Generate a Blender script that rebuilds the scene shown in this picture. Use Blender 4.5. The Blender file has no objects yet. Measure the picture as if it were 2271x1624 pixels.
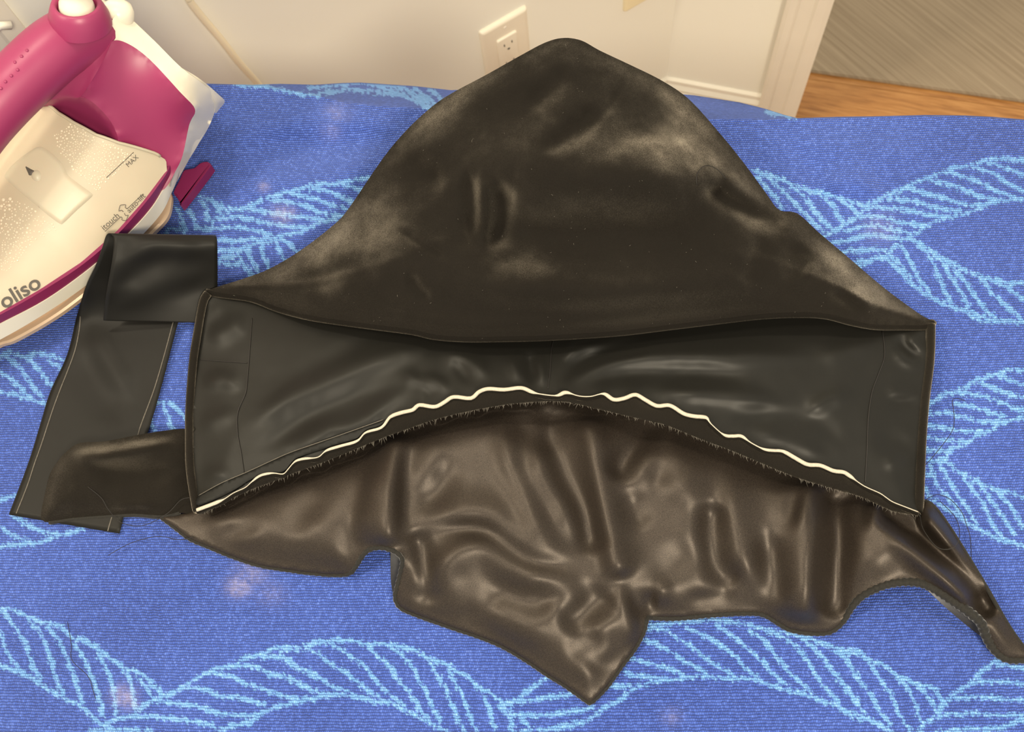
import bpy, bmesh, math, random
import numpy as np
from mathutils import Vector, Matrix
from mathutils.geometry import delaunay_2d_cdt
random.seed(7); RNG = np.random.default_rng(7)
C = bpy.context.scene.collection

# ------------------------------------------------------------------ camera frame (calibrated from the photo's verticals)
FPX, CX, CY, NADIR, CAMZ, TOP = 2300.0, 1135.5, 812.0, (1305.0, 1630.0), 1.67, 1.01
_n = np.array([NADIR[0]-CX, NADIR[1]-CY, FPX]); _n /= np.linalg.norm(_n)
_Z = -_n; _X = np.array([1.0, 0, 0]); _X -= _X.dot(_Z)*_Z; _X /= np.linalg.norm(_X); _Y = np.cross(_Z, _X)
RM = np.array([_X, _Y, _Z])
EYE = np.array([0, 0, CAMZ])

def P(x, y, z):
    """world point at height z above the table top that is seen at pixel (x, y); arrays allowed"""
    x = np.asarray(x, float); y = np.asarray(y, float); z = np.asarray(z, float)
    x, y, z = np.broadcast_arrays(x, y, z)
    r = np.stack([x-CX, y-CY, np.full(x.shape, FPX)], -1) @ RM.T
    s = (TOP+z-CAMZ)/r[..., 2]
    return EYE + r*s[..., None]

def ray(x, y):
    r = RM @ np.array([x-CX, y-CY, FPX]); return r/abs(r[2])

cam_d = bpy.data.cameras.new('camera'); cam = bpy.data.objects.new('camera', cam_d); C.objects.link(cam)
cam_d.sensor_width = 36; cam_d.lens = 36*FPX/2271; cam_d.clip_start = 0.05
R4 = Matrix.Identity(4)
for i in range(3):
    R4[i][0] = RM[i][0]; R4[i][1] = -RM[i][1]; R4[i][2] = -RM[i][2]
R4.translation = Vector(EYE); cam.matrix_world = R4
cam_d.dof.use_dof = True; cam_d.dof.focus_distance = 0.69; cam_d.dof.aperture_fstop = 16.0
sc = bpy.context.scene; sc.camera = cam

# ------------------------------------------------------------------ light, world, exposure
sc.view_settings.view_transform = 'Standard'; sc.view_settings.look = 'None'
sc.view_settings.exposure = 0.6; sc.view_settings.gamma = 1.0
sc.view_settings.use_curve_mapping = False
wd = bpy.data.worlds.new('world'); sc.world = wd; wd.use_nodes = True
wd.node_tree.nodes['Background'].inputs[0].default_value = (1.0, 0.93, 0.775, 1)
wd.node_tree.nodes['Background'].inputs[1].default_value = 0.52

def lamp(name, loc, power, size, color=(1.0, 0.875, 0.67), target=(0, .3, 1.0)):
    l = bpy.data.lights.new(name, 'AREA'); l.shape = 'DISK'; l.size = size; l.energy = power; l.color = color
    o = bpy.data.objects.new(name, l); C.objects.link(o); o.location = loc
    d = Vector(target)-Vector(loc); o.rotation_euler = d.to_track_quat('-Z', 'Y').to_euler(); return o
lamp('ceiling_or_fill_lamp', (-0.30, 0.90, 2.75), 39, 0.35)
lamp('ceiling_or_fill_lamp', (0.55, -0.9, 2.75), 31, 0.35, target=(.3, 1.0, .8))  # unseen fill light, added on the camera side to brighten the walls
lamp('ceiling_or_fill_lamp', (-1.3, 0.1, 2.75), 17, 0.35, target=(.0, .5, .9))

# ------------------------------------------------------------------ helpers: materials
def mat(name, col=(.8, .8, .8), rough=.5, spec=.5, metal=0.0, sheen=0.0, sheen_rough=.3, sheen_tint=(1, 1, 1), coat=0.0, sss=0.0, trans=0.0):
    m = bpy.data.materials.new(name); m.use_nodes = True; nt = m.node_tree; b = nt.nodes['Principled BSDF']
    b.inputs['Base Color'].default_value = (*col, 1); b.inputs['Roughness'].default_value = rough
    b.inputs['Specular IOR Level'].default_value = spec; b.inputs['Metallic'].default_value = metal
    b.inputs['Sheen Weight'].default_value = sheen; b.inputs['Sheen Roughness'].default_value = sheen_rough
    b.inputs['Sheen Tint'].default_value = (*sheen_tint, 1); b.inputs['Coat Weight'].default_value = coat
    b.inputs['Subsurface Weight'].default_value = sss; b.inputs['Transmission Weight'].default_value = trans
    return m, nt, b
def node(nt, typ, **kw):
    n = nt.nodes.new(typ)
    for k, v in kw.items():
        if k in n.inputs: n.inputs[k].default_value = v
        else: setattr(n, k, v)
    return n
def coords(nt, scale=(1, 1, 1), turn=0.0):
    """world position, turned about z so that local x runs along 'turn', then scaled"""
    g = node(nt, 'ShaderNodeNewGeometry'); r = node(nt, 'ShaderNodeMapping'); r.inputs['Rotation'].default_value = (0, 0, -turn)
    m = node(nt, 'ShaderNodeMapping'); m.inputs['Scale'].default_value = scale
    nt.links.new(g.outputs['Position'], r.inputs['Vector']); nt.links.new(r.outputs[0], m.inputs['Vector']); return m.outputs[0]
def noise(nt, vec, scale, detail=3, rough=.55):
    n = node(nt, 'ShaderNodeTexNoise'); n.inputs['Scale'].default_value = scale; n.inputs['Detail'].default_value = detail
    n.inputs['Roughness'].default_value = rough; nt.links.new(vec, n.inputs['Vector']); return n.outputs[0]
def ramp(nt, fac, stops):
    r = node(nt, 'ShaderNodeValToRGB'); e = r.color_ramp.elements
    while len(e) < len(stops): e.new(.5)
    for el, (p, c) in zip(e, stops): el.position = p; el.color = (*c, 1) if len(c) == 3 else c
    nt.links.new(fac, r.inputs[0]); return r.outputs[0]
def bump(nt, b, h, strength, dist):
    n = node(nt, 'ShaderNodeBump'); n.inputs['Strength'].default_value = strength; n.inputs['Distance'].default_value = dist
    nt.links.new(h, n.inputs['Height']); nt.links.new(n.outputs[0], b.inputs['Normal']); return n

def simple(name, col, rough=.5, nscale=60, amt=.06, **kw):
    """plain surface with a faint procedural mottling"""
    m, nt, b = mat(name, col, rough, **kw)
    f = noise(nt, coords(nt), nscale)
    c0 = tuple(max(0, v*(1-amt)) for v in col); c1 = tuple(min(1, v*(1+amt)) for v in col)
    nt.links.new(ramp(nt, f, [(.3, c0), (.7, c1)]), b.inputs['Base Color'])
    return m

# wall paint
m_wall, nt, b = mat('wall_paint', (.87, .85, .76), .7, spec=.25)
bump(nt, b, noise(nt, coords(nt), 350, 3), .08, .001)
m_trim = simple('white_trim_paint', (.80, .75, .65), .4, 20, .02)
m_cream = simple('cream_plastic', (.82, .75, .62), .35, 20, .02)
m_flex = simple('cream_flex', (.86, .765, .56), .45, 20, .02)
m_dark = simple('dark_slot', (.03, .025, .02), .8)
m_yellow = simple('yellowed_plastic', (.88, .78, .52), .4, 20, .02)
# oak floor
m_oak, nt, b = mat('oak_floor', (.5, .25, .09), .35)
f = noise(nt, coords(nt, (3, 40, 3), math.radians(-16)), 4, 6, .65)
nt.links.new(ramp(nt, f, [(.25, (.22, .085, .022)), (.5, (.42, .19, .055)), (.75, (.56, .29, .10))]), b.inputs['Base Color'])
# streaked rug
m_rug, nt, b = mat('streaked_rug', (.3, .25, .2), .85, spec=.2)
f = noise(nt, coords(nt, (1.0, 70, 1), math.radians(-50)), 2.2, 6, .75)
nt.links.new(ramp(nt, f, [(.30, (.235, .175, .115)), (.5, (.31, .24, .165)), (.70, (.40, .315, .22))]), b.inputs['Base Color'])
bump(nt, b, f, .25, .003)

# terry towel: loops as a cell pattern, the woven leaves come from the mesh attribute
LOOPX, LOOPY = 1.5e-3, 1.75e-3
m_towel, nt, b = mat('blue_terry', (.1, .2, .7), .95, spec=.1, sheen=.25, sheen_rough=.6, sheen_tint=(.7, .8, 1))
at = node(nt, 'ShaderNodeAttribute'); at.attribute_name = 'weave'
sep = node(nt, 'ShaderNodeSeparateColor'); nt.links.new(at.outputs['Color'], sep.inputs[0])
at2 = node(nt, 'ShaderNodeAttribute'); at2.attribute_name = 'clothuv'
wob = node(nt, 'ShaderNodeTexNoise'); wob.inputs['Scale'].default_value = 260; wob.inputs['Detail'].default_value = 2
nt.links.new(at2.outputs['Vector'], wob.inputs['Vector'])
vm = node(nt, 'ShaderNodeVectorMath', operation='MULTIPLY_ADD')
nt.links.new(wob.outputs['Color'], vm.inputs[0]); vm.inputs[1].default_value = (.0020, .0016, 0); nt.links.new(at2.outputs['Vector'], vm.inputs[2])
sx = node(nt, 'ShaderNodeSeparateXYZ'); nt.links.new(vm.outputs[0], sx.inputs[0])
def mth(op, a, bb=None, cc=None):
    n = node(nt, 'ShaderNodeMath', operation=op)
    for i, v in enumerate((a, bb, cc)):
        if v is None: continue
        if isinstance(v, (int, float)): n.inputs[i].default_value = v
        else: nt.links.new(v, n.inputs[i])
    return n.outputs[0]
cyv = mth('MULTIPLY', sx.outputs[1], 1/LOOPY); row = mth('FLOOR', cyv); fy = mth('FRACT', cyv)
off = mth('MULTIPLY', mth('MODULO', row, 2.0), .5)
cxv = mth('ADD', mth('MULTIPLY', sx.outputs[0], 1/LOOPX), off); fx = mth('FRACT', cxv); col = mth('FLOOR', cxv)
hy = mth('SINE', mth('MULTIPLY', fy, math.pi)); hx = mth('SINE', mth('MULTIPLY', fx, math.pi))
loop = mth('MULTIPLY', mth('POWER', hy, .8), mth('ADD', mth('MULTIPLY', mth('POWER', hx, .8), .55), .45))
cell = node(nt, 'ShaderNodeCombineXYZ'); nt.links.new(col, cell.inputs[0]); nt.links.new(row, cell.inputs[1])
wn = node(nt, 'ShaderNodeTexWhiteNoise', noise_dimensions='2D'); nt.links.new(cell.outputs[0], wn.inputs['Vector'])
big = node(nt, 'ShaderNodeTexNoise'); big.inputs['Scale'].default_value = 9; big.inputs['Detail'].default_value = 4
nt.links.new(at2.outputs['Vector'], big.inputs['Vector'])
tone = mth('ADD', mth('MULTIPLY', mth('POWER', wn.outputs['Value'], 2.0), .36), mth('MULTIPLY', big.outputs[0], .50))
tone = mth('ADD', mth('MULTIPLY', loop, .45), mth('MULTIPLY', tone, .75))
blue = ramp(nt, tone, [(.22, (.012, .028, .18)), (.52, (.042, .090, .43)), (.85, (.085, .165, .64)), (1.0, (.20, .31, .80))])
lblue = ramp(nt, tone, [(.22, (.055, .16, .46)), (.52, (.15, .37, .80)), (.90, (.27, .53, .93))])
mx = node(nt, 'ShaderNodeMix', data_type='RGBA'); nt.links.new(sep.outputs[0], mx.inputs[0])
nt.links.new(blue, mx.inputs[6]); nt.links.new(lblue, mx.inputs[7])
mx2 = node(nt, 'ShaderNodeMix', data_type='RGBA'); nt.links.new(sep.outputs[1], mx2.inputs[0])
nt.links.new(mx.outputs[2], mx2.inputs[6]); mx2.inputs[7].default_value = (.66, .58, .70, 1)
nt.links.new(mx2.outputs[2], b.inputs['Base Color'])
hh = mth('ADD', loop, mth('MULTIPLY', wn.outputs['Value'], .35))
bump(nt, b, hh, .85, .0011)

# velvet with brushed nap: patches of pile leaning differently, so the sheen differs with the light
def velvet(name, dark=1.0):
    m, nt, b = mat(name, (.0095*dark, .0081*dark, .0066*dark), .8, spec=.06, sheen=1.0, sheen_rough=.42, sheen_tint=(.62, .53, .42))
    v = coords(nt)
    f = noise(nt, v, 15, 6, .62); f2 = noise(nt, v, 1500, 1, .5)
    mf = node(nt, 'ShaderNodeMath', operation='MULTIPLY_ADD'); nt.links.new(f2, mf.inputs[0]); mf.inputs[1].default_value = .9; mf2 = node(nt, 'ShaderNodeMath', operation='MULTIPLY_ADD'); nt.links.new(f, mf2.inputs[0]); mf2.inputs[1].default_value = .9; mf2.inputs[2].default_value = -.40; nt.links.new(mf2.outputs[0], mf.inputs[2]); f = mf.outputs[0]
    nt.links.new(ramp(nt, f, [(.34, (.27*dark, .235*dark, .19*dark)), (.66, (.70*dark, .615*dark, .50*dark))]), b.inputs['Sheen Tint'])
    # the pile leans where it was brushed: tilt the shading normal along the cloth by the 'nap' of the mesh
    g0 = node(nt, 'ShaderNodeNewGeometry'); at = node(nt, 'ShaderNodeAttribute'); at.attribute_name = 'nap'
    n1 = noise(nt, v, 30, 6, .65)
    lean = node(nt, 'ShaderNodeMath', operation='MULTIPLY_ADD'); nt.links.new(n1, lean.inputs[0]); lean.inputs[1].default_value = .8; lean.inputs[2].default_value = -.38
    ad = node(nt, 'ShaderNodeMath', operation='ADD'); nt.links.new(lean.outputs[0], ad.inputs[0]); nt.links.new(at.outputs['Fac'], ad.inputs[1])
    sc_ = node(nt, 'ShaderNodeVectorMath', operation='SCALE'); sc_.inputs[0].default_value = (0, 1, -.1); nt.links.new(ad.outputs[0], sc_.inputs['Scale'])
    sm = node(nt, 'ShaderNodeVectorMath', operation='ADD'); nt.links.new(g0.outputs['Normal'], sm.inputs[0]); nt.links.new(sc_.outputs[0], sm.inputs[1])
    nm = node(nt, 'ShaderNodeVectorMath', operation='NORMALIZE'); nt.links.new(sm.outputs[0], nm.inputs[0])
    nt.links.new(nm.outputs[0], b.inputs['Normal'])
    return m
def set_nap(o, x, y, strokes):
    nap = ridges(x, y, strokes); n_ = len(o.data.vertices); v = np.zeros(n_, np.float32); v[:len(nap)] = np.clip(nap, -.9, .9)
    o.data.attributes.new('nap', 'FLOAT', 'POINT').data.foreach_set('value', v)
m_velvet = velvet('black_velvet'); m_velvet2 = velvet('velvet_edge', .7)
# rim of the folded velvet edge
m_lining, nt, b = mat('grey_black_lining', (.0095, .0091, .0078), .46, spec=.27, sheen=.10, sheen_rough=.4, sheen_tint=(.6, .56, .48))
f = noise(nt, coords(nt), 2500, 2); bump(nt, b, f, .12, .0003)
m_lining2, nt, b = mat('facing_tape', (.012, .012, .011), .6, spec=.25)
bump(nt, b, noise(nt, coords(nt), 2000, 2), .12, .0003)
m_satin, nt, b = mat('brown_satin', (.045, .033, .025), .44, spec=.5, metal=.5)
f = noise(nt, coords(nt), 2200, 2, .7)
nt.links.new(ramp(nt, f, [(.35, (.020, .015, .012)), (.65, (.058, .045, .0355))]), b.inputs['Base Color'])
bump(nt, b, f, .22, .00025)
m_strip, nt, b = mat('black_cotton_strip', (.0085, .0080, .0070), .52, spec=.22, sheen=.06)
bump(nt, b, noise(nt, coords(nt), 2500, 2), .12, .0003)
m_hem = simple('overlock_thread', (.012, .011, .009), .9, 900, .4, sheen=.5)  # its black also stands in for shadow on cape_outside
m_white_cord = simple('white_piping_cord', (.50, .455, .375), .85, 900, .12)
m_thread = simple('black_thread', (.012, .010, .009), .6, 900, .2)
m_chalk = simple('chalk_line', (.115, .105, .09), .9, 700, .25)
m_fray = simple('grey_thread', (.10, .09, .075), .8, 700, .2)
# iron plastics
m_mag = simple('magenta_plastic', (.29, .030, .105), .40, 30, .03)
m_magd = simple('dark_magenta_plastic', (.19, .014, .070), .40, 30, .03)
m_iwhite = simple('white_plastic', (.80, .745, .62), .36, 20, .02)
m_sole = simple('tan_soleplate', (.50, .36, .25), .35, 40, .05, metal=.2)
m_tank = simple('frosted_tank', (.52, .445, .335), .44, 14, .06, sss=.1)
m_door = simple('tank_door_plastic', (.56, .49, .375), .42, 14, .03, sss=.1)
m_drop = simple('water_beads', (.72, .64, .50), .15, 20, .03)
m_ink = simple('grey_ink', (.085, .075, .065), .6, 30, .05)
m_wood = simple('table_laminate', (.45, .38, .28), .5, 10, .1)

# ------------------------------------------------------------------ helpers: objects
def link(name, me, m, parent=None):
    o = bpy.data.objects.new(name, me); C.objects.link(o)
    if m: me.materials.append(m)
    if parent is not None: o.parent = parent; o.matrix_parent_inverse = parent.matrix_world.inverted()
    return o
def from_np(name, V, Fc, m, parent=None, smooth=True):
    me = bpy.data.meshes.new(name); me.from_pydata([tuple(v) for v in V], [], [tuple(f) for f in Fc]); me.update()
    if smooth: me.shade_smooth()
    return link(name, me, m, parent)
def bm_obj(name, bm, m, parent=None, smooth=False):
    me = bpy.data.meshes.new(name); bm.normal_update(); bm.to_mesh(me); bm.free()
    if smooth: me.shade_smooth()
    return link(name, me, m, parent)
def tag(o, label, cat, group=None, kind=None):
    if label: o['label'] = label
    if cat: o['category'] = cat
    if group: o['group'] = group
    if kind: o['kind'] = kind
    return o
def empty(name, loc, label, cat, group=None):
    o = bpy.data.objects.new(name, None); C.objects.link(o); o.location = loc; o.empty_display_size = .05
    bpy.context.view_layer.update(); return tag(o, label, cat, group)
def struct(o): o['kind'] = 'structure'; return o

def smooth_path(pts, n=6, closed=False):
    """Catmull-Rom through points of any dimension"""
    p = np.array(pts, float); out = []
    N = len(p); rng = range(N if closed else N-1)
    for i in rng:
        if closed: a, b_, c, d = p[(i-1) % N], p[i], p[(i+1) % N], p[(i+2) % N]
        else: a, b_, c, d = p[max(i-1, 0)], p[i], p[i+1], p[min(i+2, N-1)]
        for k in range(n):
            t = k/n
            out.append(.5*((2*b_)+(c-a)*t+(2*a-5*b_+4*c-d)*t*t+(-a+3*b_-3*c+d)*t**3))
    if not closed: out.append(p[-1])
    return np.array(out)
def resample(p, step, closed=False):
    q = np.vstack([p, p[:1]]) if closed else p
    L = np.r_[0, np.cumsum(np.linalg.norm(np.diff(q[:, :2], axis=0), axis=1))]
    k = max(3, int(L[-1]/step)); t = np.linspace(0, L[-1], k+1)
    if closed: t = t[:-1]
    return np.stack([np.interp(t, L, q[:, i]) for i in range(q.shape[1])], 1)

def tube(name, pts, rad, m, parent=None, seg=8, flat=1.0):
    """sweep along world points; rad scalar or per-point; flat squashes in z"""
    p = np.asarray(pts, float); n = len(p); r = np.broadcast_to(np.asarray(rad, float), (n,))
    t = np.gradient(p, axis=0); t /= np.maximum(np.linalg.norm(t, axis=1, keepdims=True), 1e-9)
    up = np.array([0, 0, 1.0]); V = []
    for i in range(n):
        s = np.cross(t[i], up)
        if np.linalg.norm(s) < 1e-3: s = np.array([1.0, 0, 0])
        s /= np.linalg.norm(s); u = np.cross(s, t[i])
        for k in range(seg):
            a = 2*math.pi*k/seg; V.append(p[i]+r[i]*(math.cos(a)*s+math.sin(a)*u*flat))
    Fc = []
    for i in range(n-1):
        for k in range(seg):
            a = i*seg+k; b_ = i*seg+(k+1) % seg; Fc.append((a, a+seg, b_+seg, b_))
    Fc.append(tuple(range(seg))); Fc.append(tuple(range((n-1)*seg, n*seg))[::-1])
    return from_np(name, V, Fc, m, parent)

def seg_dist(x, y, line):
    """distance from points to a polyline and the arc parameter (0..1) of the nearest point"""
    L = np.asarray(line, float)[:, :2]; d = np.full(x.shape, 1e9); u = np.zeros(x.shape)
    ln = np.linalg.norm(np.diff(L, axis=0), axis=1); cum = np.r_[0, np.cumsum(ln)]
    for i in range(len(L)-1):
        a, b_ = L[i], L[i+1]; ab = b_-a; q = max(ab.dot(ab), 1e-9)
        t = np.clip(((x-a[0])*ab[0]+(y-a[1])*ab[1])/q, 0, 1)
        dd = np.hypot(x-a[0]-t*ab[0], y-a[1]-t*ab[1]); k = dd < d
        d = np.where(k, dd, d); u = np.where(k, (cum[i]+t*ln[i])/cum[-1], u)
    return d, u
def side_of(x, y, line):
    """signed distance: positive to the left of travel in image coordinates (y down)"""
    L = np.asarray(line, float)[:, :2]; d = np.full(x.shape, 1e9); sg = np.zeros(x.shape)
    for i in range(len(L)-1):
        a, b_ = L[i], L[i+1]; ab = b_-a; q = max(ab.dot(ab), 1e-9)
        t = np.clip(((x-a[0])*ab[0]+(y-a[1])*ab[1])/q, 0, 1)
        dd = np.hypot(x-a[0]-t*ab[0], y-a[1]-t*ab[1]); k = dd < d
        cr = (x-a[0])*ab[1]-(y-a[1])*ab[0]
        d = np.where(k, dd, d); sg = np.where(k, np.sign(cr), sg)
    return d*sg
def inside(x, y, poly):
    r = np.zeros(x.shape, bool); n = len(poly)
    for i in range(n):
        x1, y1 = poly[i][:2]; x2, y2 = poly[(i+1) % n][:2]
        if y1 == y2: continue
        c = ((y1 > y) != (y2 > y)) & (x < (x2-x1)*(y-y1)/(y2-y1)+x1); r ^= c
    return r
def ridges(x, y, lst):
    """cloth folds: (polyline, height, width[, taper]) raised (or sunk) lines with soft ends"""
    z = np.zeros(x.shape)
    for it in lst:
        line, h, w = it[:3]; tp = it[3] if len(it) > 3 else .34
        pl = smooth_path(line, 4) if len(line) > 2 else np.array(line, float)
        d, u = seg_dist(x, y, pl)
        e = np.clip(np.minimum(u, 1-u)/max(tp, 1e-3), 0, 1); e = e*e*(3-2*e)
        if isinstance(w, tuple):
            sg = side_of(x, y, pl); d = np.abs(sg); w = np.where(sg > 0, w[0], w[1])
        z += h*np.exp(-(d/(w*(.4+.6*e)))**2)*e
    return z
def vnoise(x, y, scale, seed=0, octv=3):
    """smooth value noise"""
    z = np.zeros(x.shape); amp = 1.0
    for o in range(octv):
        r = np.random.default_rng(seed+o).random((64, 64))
        gx = x/scale; gy = y/scale; ix = np.floor(gx).astype(int); iy = np.floor(gy).astype(int)
        fx = gx-ix; fy = gy-iy; fx = fx*fx*(3-2*fx); fy = fy*fy*(3-2*fy)
        g = lambda i, j: r[i % 64, j % 64]
        z += amp*((g(ix, iy)*(1-fx)+g(ix+1, iy)*fx)*(1-fy)+(g(ix, iy+1)*(1-fx)+g(ix+1, iy+1)*fx)*fy-.5)
        amp *= .5; scale *= .5
    return z

SURF = {}
def h_on(name, px, py):
    """height of a built sheet under a pixel"""
    x, y, z = SURF[name]; px = np.atleast_1d(np.asarray(px, float)); py = np.atleast_1d(np.asarray(py, float)); out = []
    for a, b_ in zip(px, py):
        D = (x-a)**2+(y-b_)**2; k = np.argpartition(D, 4)[:4]; w = 1/(D[k]+.3); out.append((z[k]*w).sum()/w.sum())
    return np.array(out)
def cloth(name, outline, m, parent=None, step=7, zf=None, n=5, thick=0.0, skirt=None, smooth=True, idw=2.0, floor_z=0.0, harmonic=0, relax=0):
    """a sheet whose outline is given as pixel + height above the table, meshed inside, with folds from zf(x, y, d)"""
    o = np.array(outline, float)
    o = smooth_path(o, n, True) if smooth else o
    B = resample(o, step, True); nb = len(B)
    x0, y0 = B[:, :2].min(0); x1, y1 = B[:, :2].max(0)
    gy = np.arange(y0, y1, step*.88); pts = []
    for j, yy in enumerate(gy):
        gx = np.arange(x0+(step/2 if j % 2 else 0), x1, step); pts.append(np.stack([gx, np.full(gx.shape, yy)], 1))
    G = np.vstack(pts); k = inside(G[:, 0], G[:, 1], B); G = G[k]
    d, _ = seg_dist(G[:, 0], G[:, 1], np.vstack([B, B[:1]])); G = G[d > step*.55]
    V2 = [Vector((float(a), float(b_))) for a, b_ in B[:, :2]]+[Vector((float(a), float(b_))) for a, b_ in G]
    res = delaunay_2d_cdt(V2, [(i, (i+1) % nb) for i in range(nb)], [], 1, 1e-6, True)
    X = np.array([[v.x, v.y] for v in res[0]]); Fc = res[2]
    cen = X[np.array([f[:3] for f in Fc])].mean(1); ki = inside(cen[:, 0], cen[:, 1], B); Fc = [f for f, k in zip(Fc, ki) if k]
    x, y = X[:, 0], X[:, 1]
    d, _ = seg_dist(x, y, np.vstack([B, B[:1]]))
    sub = B[::max(1, nb//160)]
    D = np.hypot(x[:, None]-sub[None, :, 0], y[:, None]-sub[None, :, 1]); W = 1/np.maximum(D, 1.0)**idw
    z = (W*sub[None, :, 2]).sum(1)/W.sum(1)
    bi = np.array([v[0] if v else -1 for v in res[3]])
    isb = (bi >= 0) & (bi < nb); z[isb] = B[bi[isb], 2]
    if harmonic:
        Ed = np.array([e for e in res[1]]); n_ = len(z); deg = np.bincount(Ed.ravel(), minlength=n_)
        for _ in range(harmonic):
            zz_ = np.bincount(Ed[:, 0], z[Ed[:, 1]], n_)+np.bincount(Ed[:, 1], z[Ed[:, 0]], n_)
            z = np.where(isb, z, zz_/np.maximum(deg, 1))
    # keep the interior meeting the outline's own heights near the edge
    if zf is not None: z = z+zf(x, y, d)
    if relax:
        Ed = np.array([e for e in res[1]]); n_ = len(z); deg = np.bincount(Ed.ravel(), minlength=n_)
        for _ in range(relax):
            zz_ = np.bincount(Ed[:, 0], z[Ed[:, 1]], n_)+np.bincount(Ed[:, 1], z[Ed[:, 0]], n_)
            z = np.where(isb, z, .4*z+.6*zz_/np.maximum(deg, 1))
    if floor_z:
        k_ = .0025; z = np.where(isb, z, floor_z+k_*np.logaddexp(0, (z-floor_z)/k_))
    W3 = P(x, y, np.maximum(z, .0006))
    V = [tuple(v) for v in W3]; Fs = [tuple(f)[::-1] for f in Fc]
    # faces must look up at the camera
    a, b_, c = (np.array(V[i]) for i in Fs[0][:3])
    if np.cross(b_-a, c-a).dot(EYE-a) < 0: Fs = [f[::-1] for f in Fs]
    if skirt:
        ring = [i for i in range(len(V)) if isb[i]]
        order = sorted(ring, key=lambda i: bi[i]); sel = [i for i in order if skirt(x[i], y[i])]
        cen = np.array(V)[ring].mean(0); mp = {}
        for i in sel:
            p = np.array(V[i]); q = p.copy(); dirv = (cen-p)[:2]; dirv /= np.linalg.norm(dirv)
            mid = p.copy(); mid[:2] += dirv*.12*(p[2]-TOP); mid[2] = TOP+(p[2]-TOP)*.55; top_ = p+np.array([dirv[0]*.0004, dirv[1]*.0004, -.0004])
            q[:2] += dirv*min(.03, .5*(p[2]-TOP)); q[2] = TOP+.001
            mp[i] = (len(V), len(V)+1, len(V)+2); V += [tuple(mid), tuple(q), tuple(top_)]
        for i, j in zip(order, order[1:]+order[:1]):
            if i in mp and j in mp:
                Fs.append((mp[i][2], mp[j][2], mp[j][0], mp[i][0])); Fs.append((mp[i][0], mp[j][0], mp[j][1], mp[i][1]))
    ob = from_np(name, V, Fs, m, parent)
    if skirt:
        bm = bmesh.new(); bm.from_mesh(ob.data); bmesh.ops.recalc_face_normals(bm, faces=bm.faces); bm.to_mesh(ob.data); bm.free()
    if thick:
        s = ob.modifiers.new('thickness', 'SOLIDIFY'); s.thickness = thick; s.offset = -1
    SURF[name] = (x, y, np.maximum(z, .0006))
    return ob

# ================================================================== ROOM
def hdir(p, q):
    m = np.cross(ray(*p), ray(*q)); d = np.cross(m, [0, 0, 1.0]); d[2] = 0; d /= np.linalg.norm(d)
    return d if d[0] > 0 else -d
dL = hdir((1058, 71.5), (1162, 12)); dR = hdir((1478.6, 168.8), (1690, 208))
nL = np.array([-dL[1], dL[0], 0]); nR = np.array([-dR[1], dR[0], 0])          # both point away from the viewer
a_, b_ = ray(1111, 91), ray(1128.5, 82.6); DROP = .0127/np.linalg.norm(a_-b_)
pL = EYE+a_*DROP                                                               # a point on the left wall (outlet slot)
def on_plane(x, y, p, n, off=0.0):
    r = ray(x, y); t = ((p-n*off)-EYE).dot(n)/r.dot(n); return EYE+r*t
cor = on_plane(1478.6, 168.8, pL, nL)
FLOOR = cor[2]-.085
def slab(name, p0, p1, n, z0, z1, th, m, parent=None, bev=0.0):
    """upright board from p0 to p1 (plan), front face there, thickness th away along n"""
    p0 = np.array(p0); p1 = np.array(p1); bm = bmesh.new(); vs = []
    for q in (p0, p1, p1+n*th, p0+n*th):
        for z in (z0, z1): vs.append(bm.verts.new((q[0], q[1], z)))
    for f in ((0, 2, 3, 1), (2, 4, 5, 3), (4, 6, 7, 5), (6, 0, 1, 7), (1, 3, 5, 7), (0, 6, 4, 2)): bm.faces.new([vs[i] for i in f])
    bmesh.ops.recalc_face_normals(bm, faces=bm.faces)
    if bev: bmesh.ops.bevel(bm, geom=bm.edges[:], offset=bev, segments=2, affect='EDGES')
    return bm_obj(name, bm, m, parent)
def profile_run(name, p0, p1, n, prof, m, parent=None):
    """moulding: profile of (height, projection) pairs swept along p0-p1, projecting against n"""
    bm = bmesh.new(); A = []; B = []
    for h, pr in prof:
        A.append(bm.verts.new((p0[0]-n[0]*pr, p0[1]-n[1]*pr, h))); B.append(bm.verts.new((p1[0]-n[0]*pr, p1[1]-n[1]*pr, h)))
    k = len(prof)
    for i in range(k): bm.faces.new((A[i], A[(i+1) % k], B[(i+1) % k], B[i]))
    bm.faces.new(A); bm.faces.new(B[::-1]); bmesh.ops.recalc_face_normals(bm, faces=bm.faces)
    return bm_obj(name, bm, m, parent)
CEIL = 2.80
struct(slab('wall_left', cor-dL*2.6, cor+dL*.02, nL, FLOOR, CEIL, .10, m_wall))
jamb = on_plane(1745, 0, cor, nR); jamb_r = on_plane(1849.6, 0, cor, nR)
wR = (jamb-cor).dot(dR); wJ = (jamb_r-cor).dot(dR)
struct(slab('wall_right', cor, cor+dR*(wR+.03), nR, FLOOR, CEIL, .10, m_wall))
bprof = lambda: [(FLOOR, 0), (FLOOR, .014), (FLOOR+.055, .014), (FLOOR+.060, .010), (FLOOR+.066, .012), (FLOOR+.074, .007), (FLOOR+.082, .006), (FLOOR+.085, 0)]
struct(profile_run('baseboard_right', cor-dR*.002, cor+dR*wR, nR, bprof(), m_trim))
struct(profile_run('baseboard_left', cor-dL*2.6, cor+dL*.002, nL, bprof(), m_trim))
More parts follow.
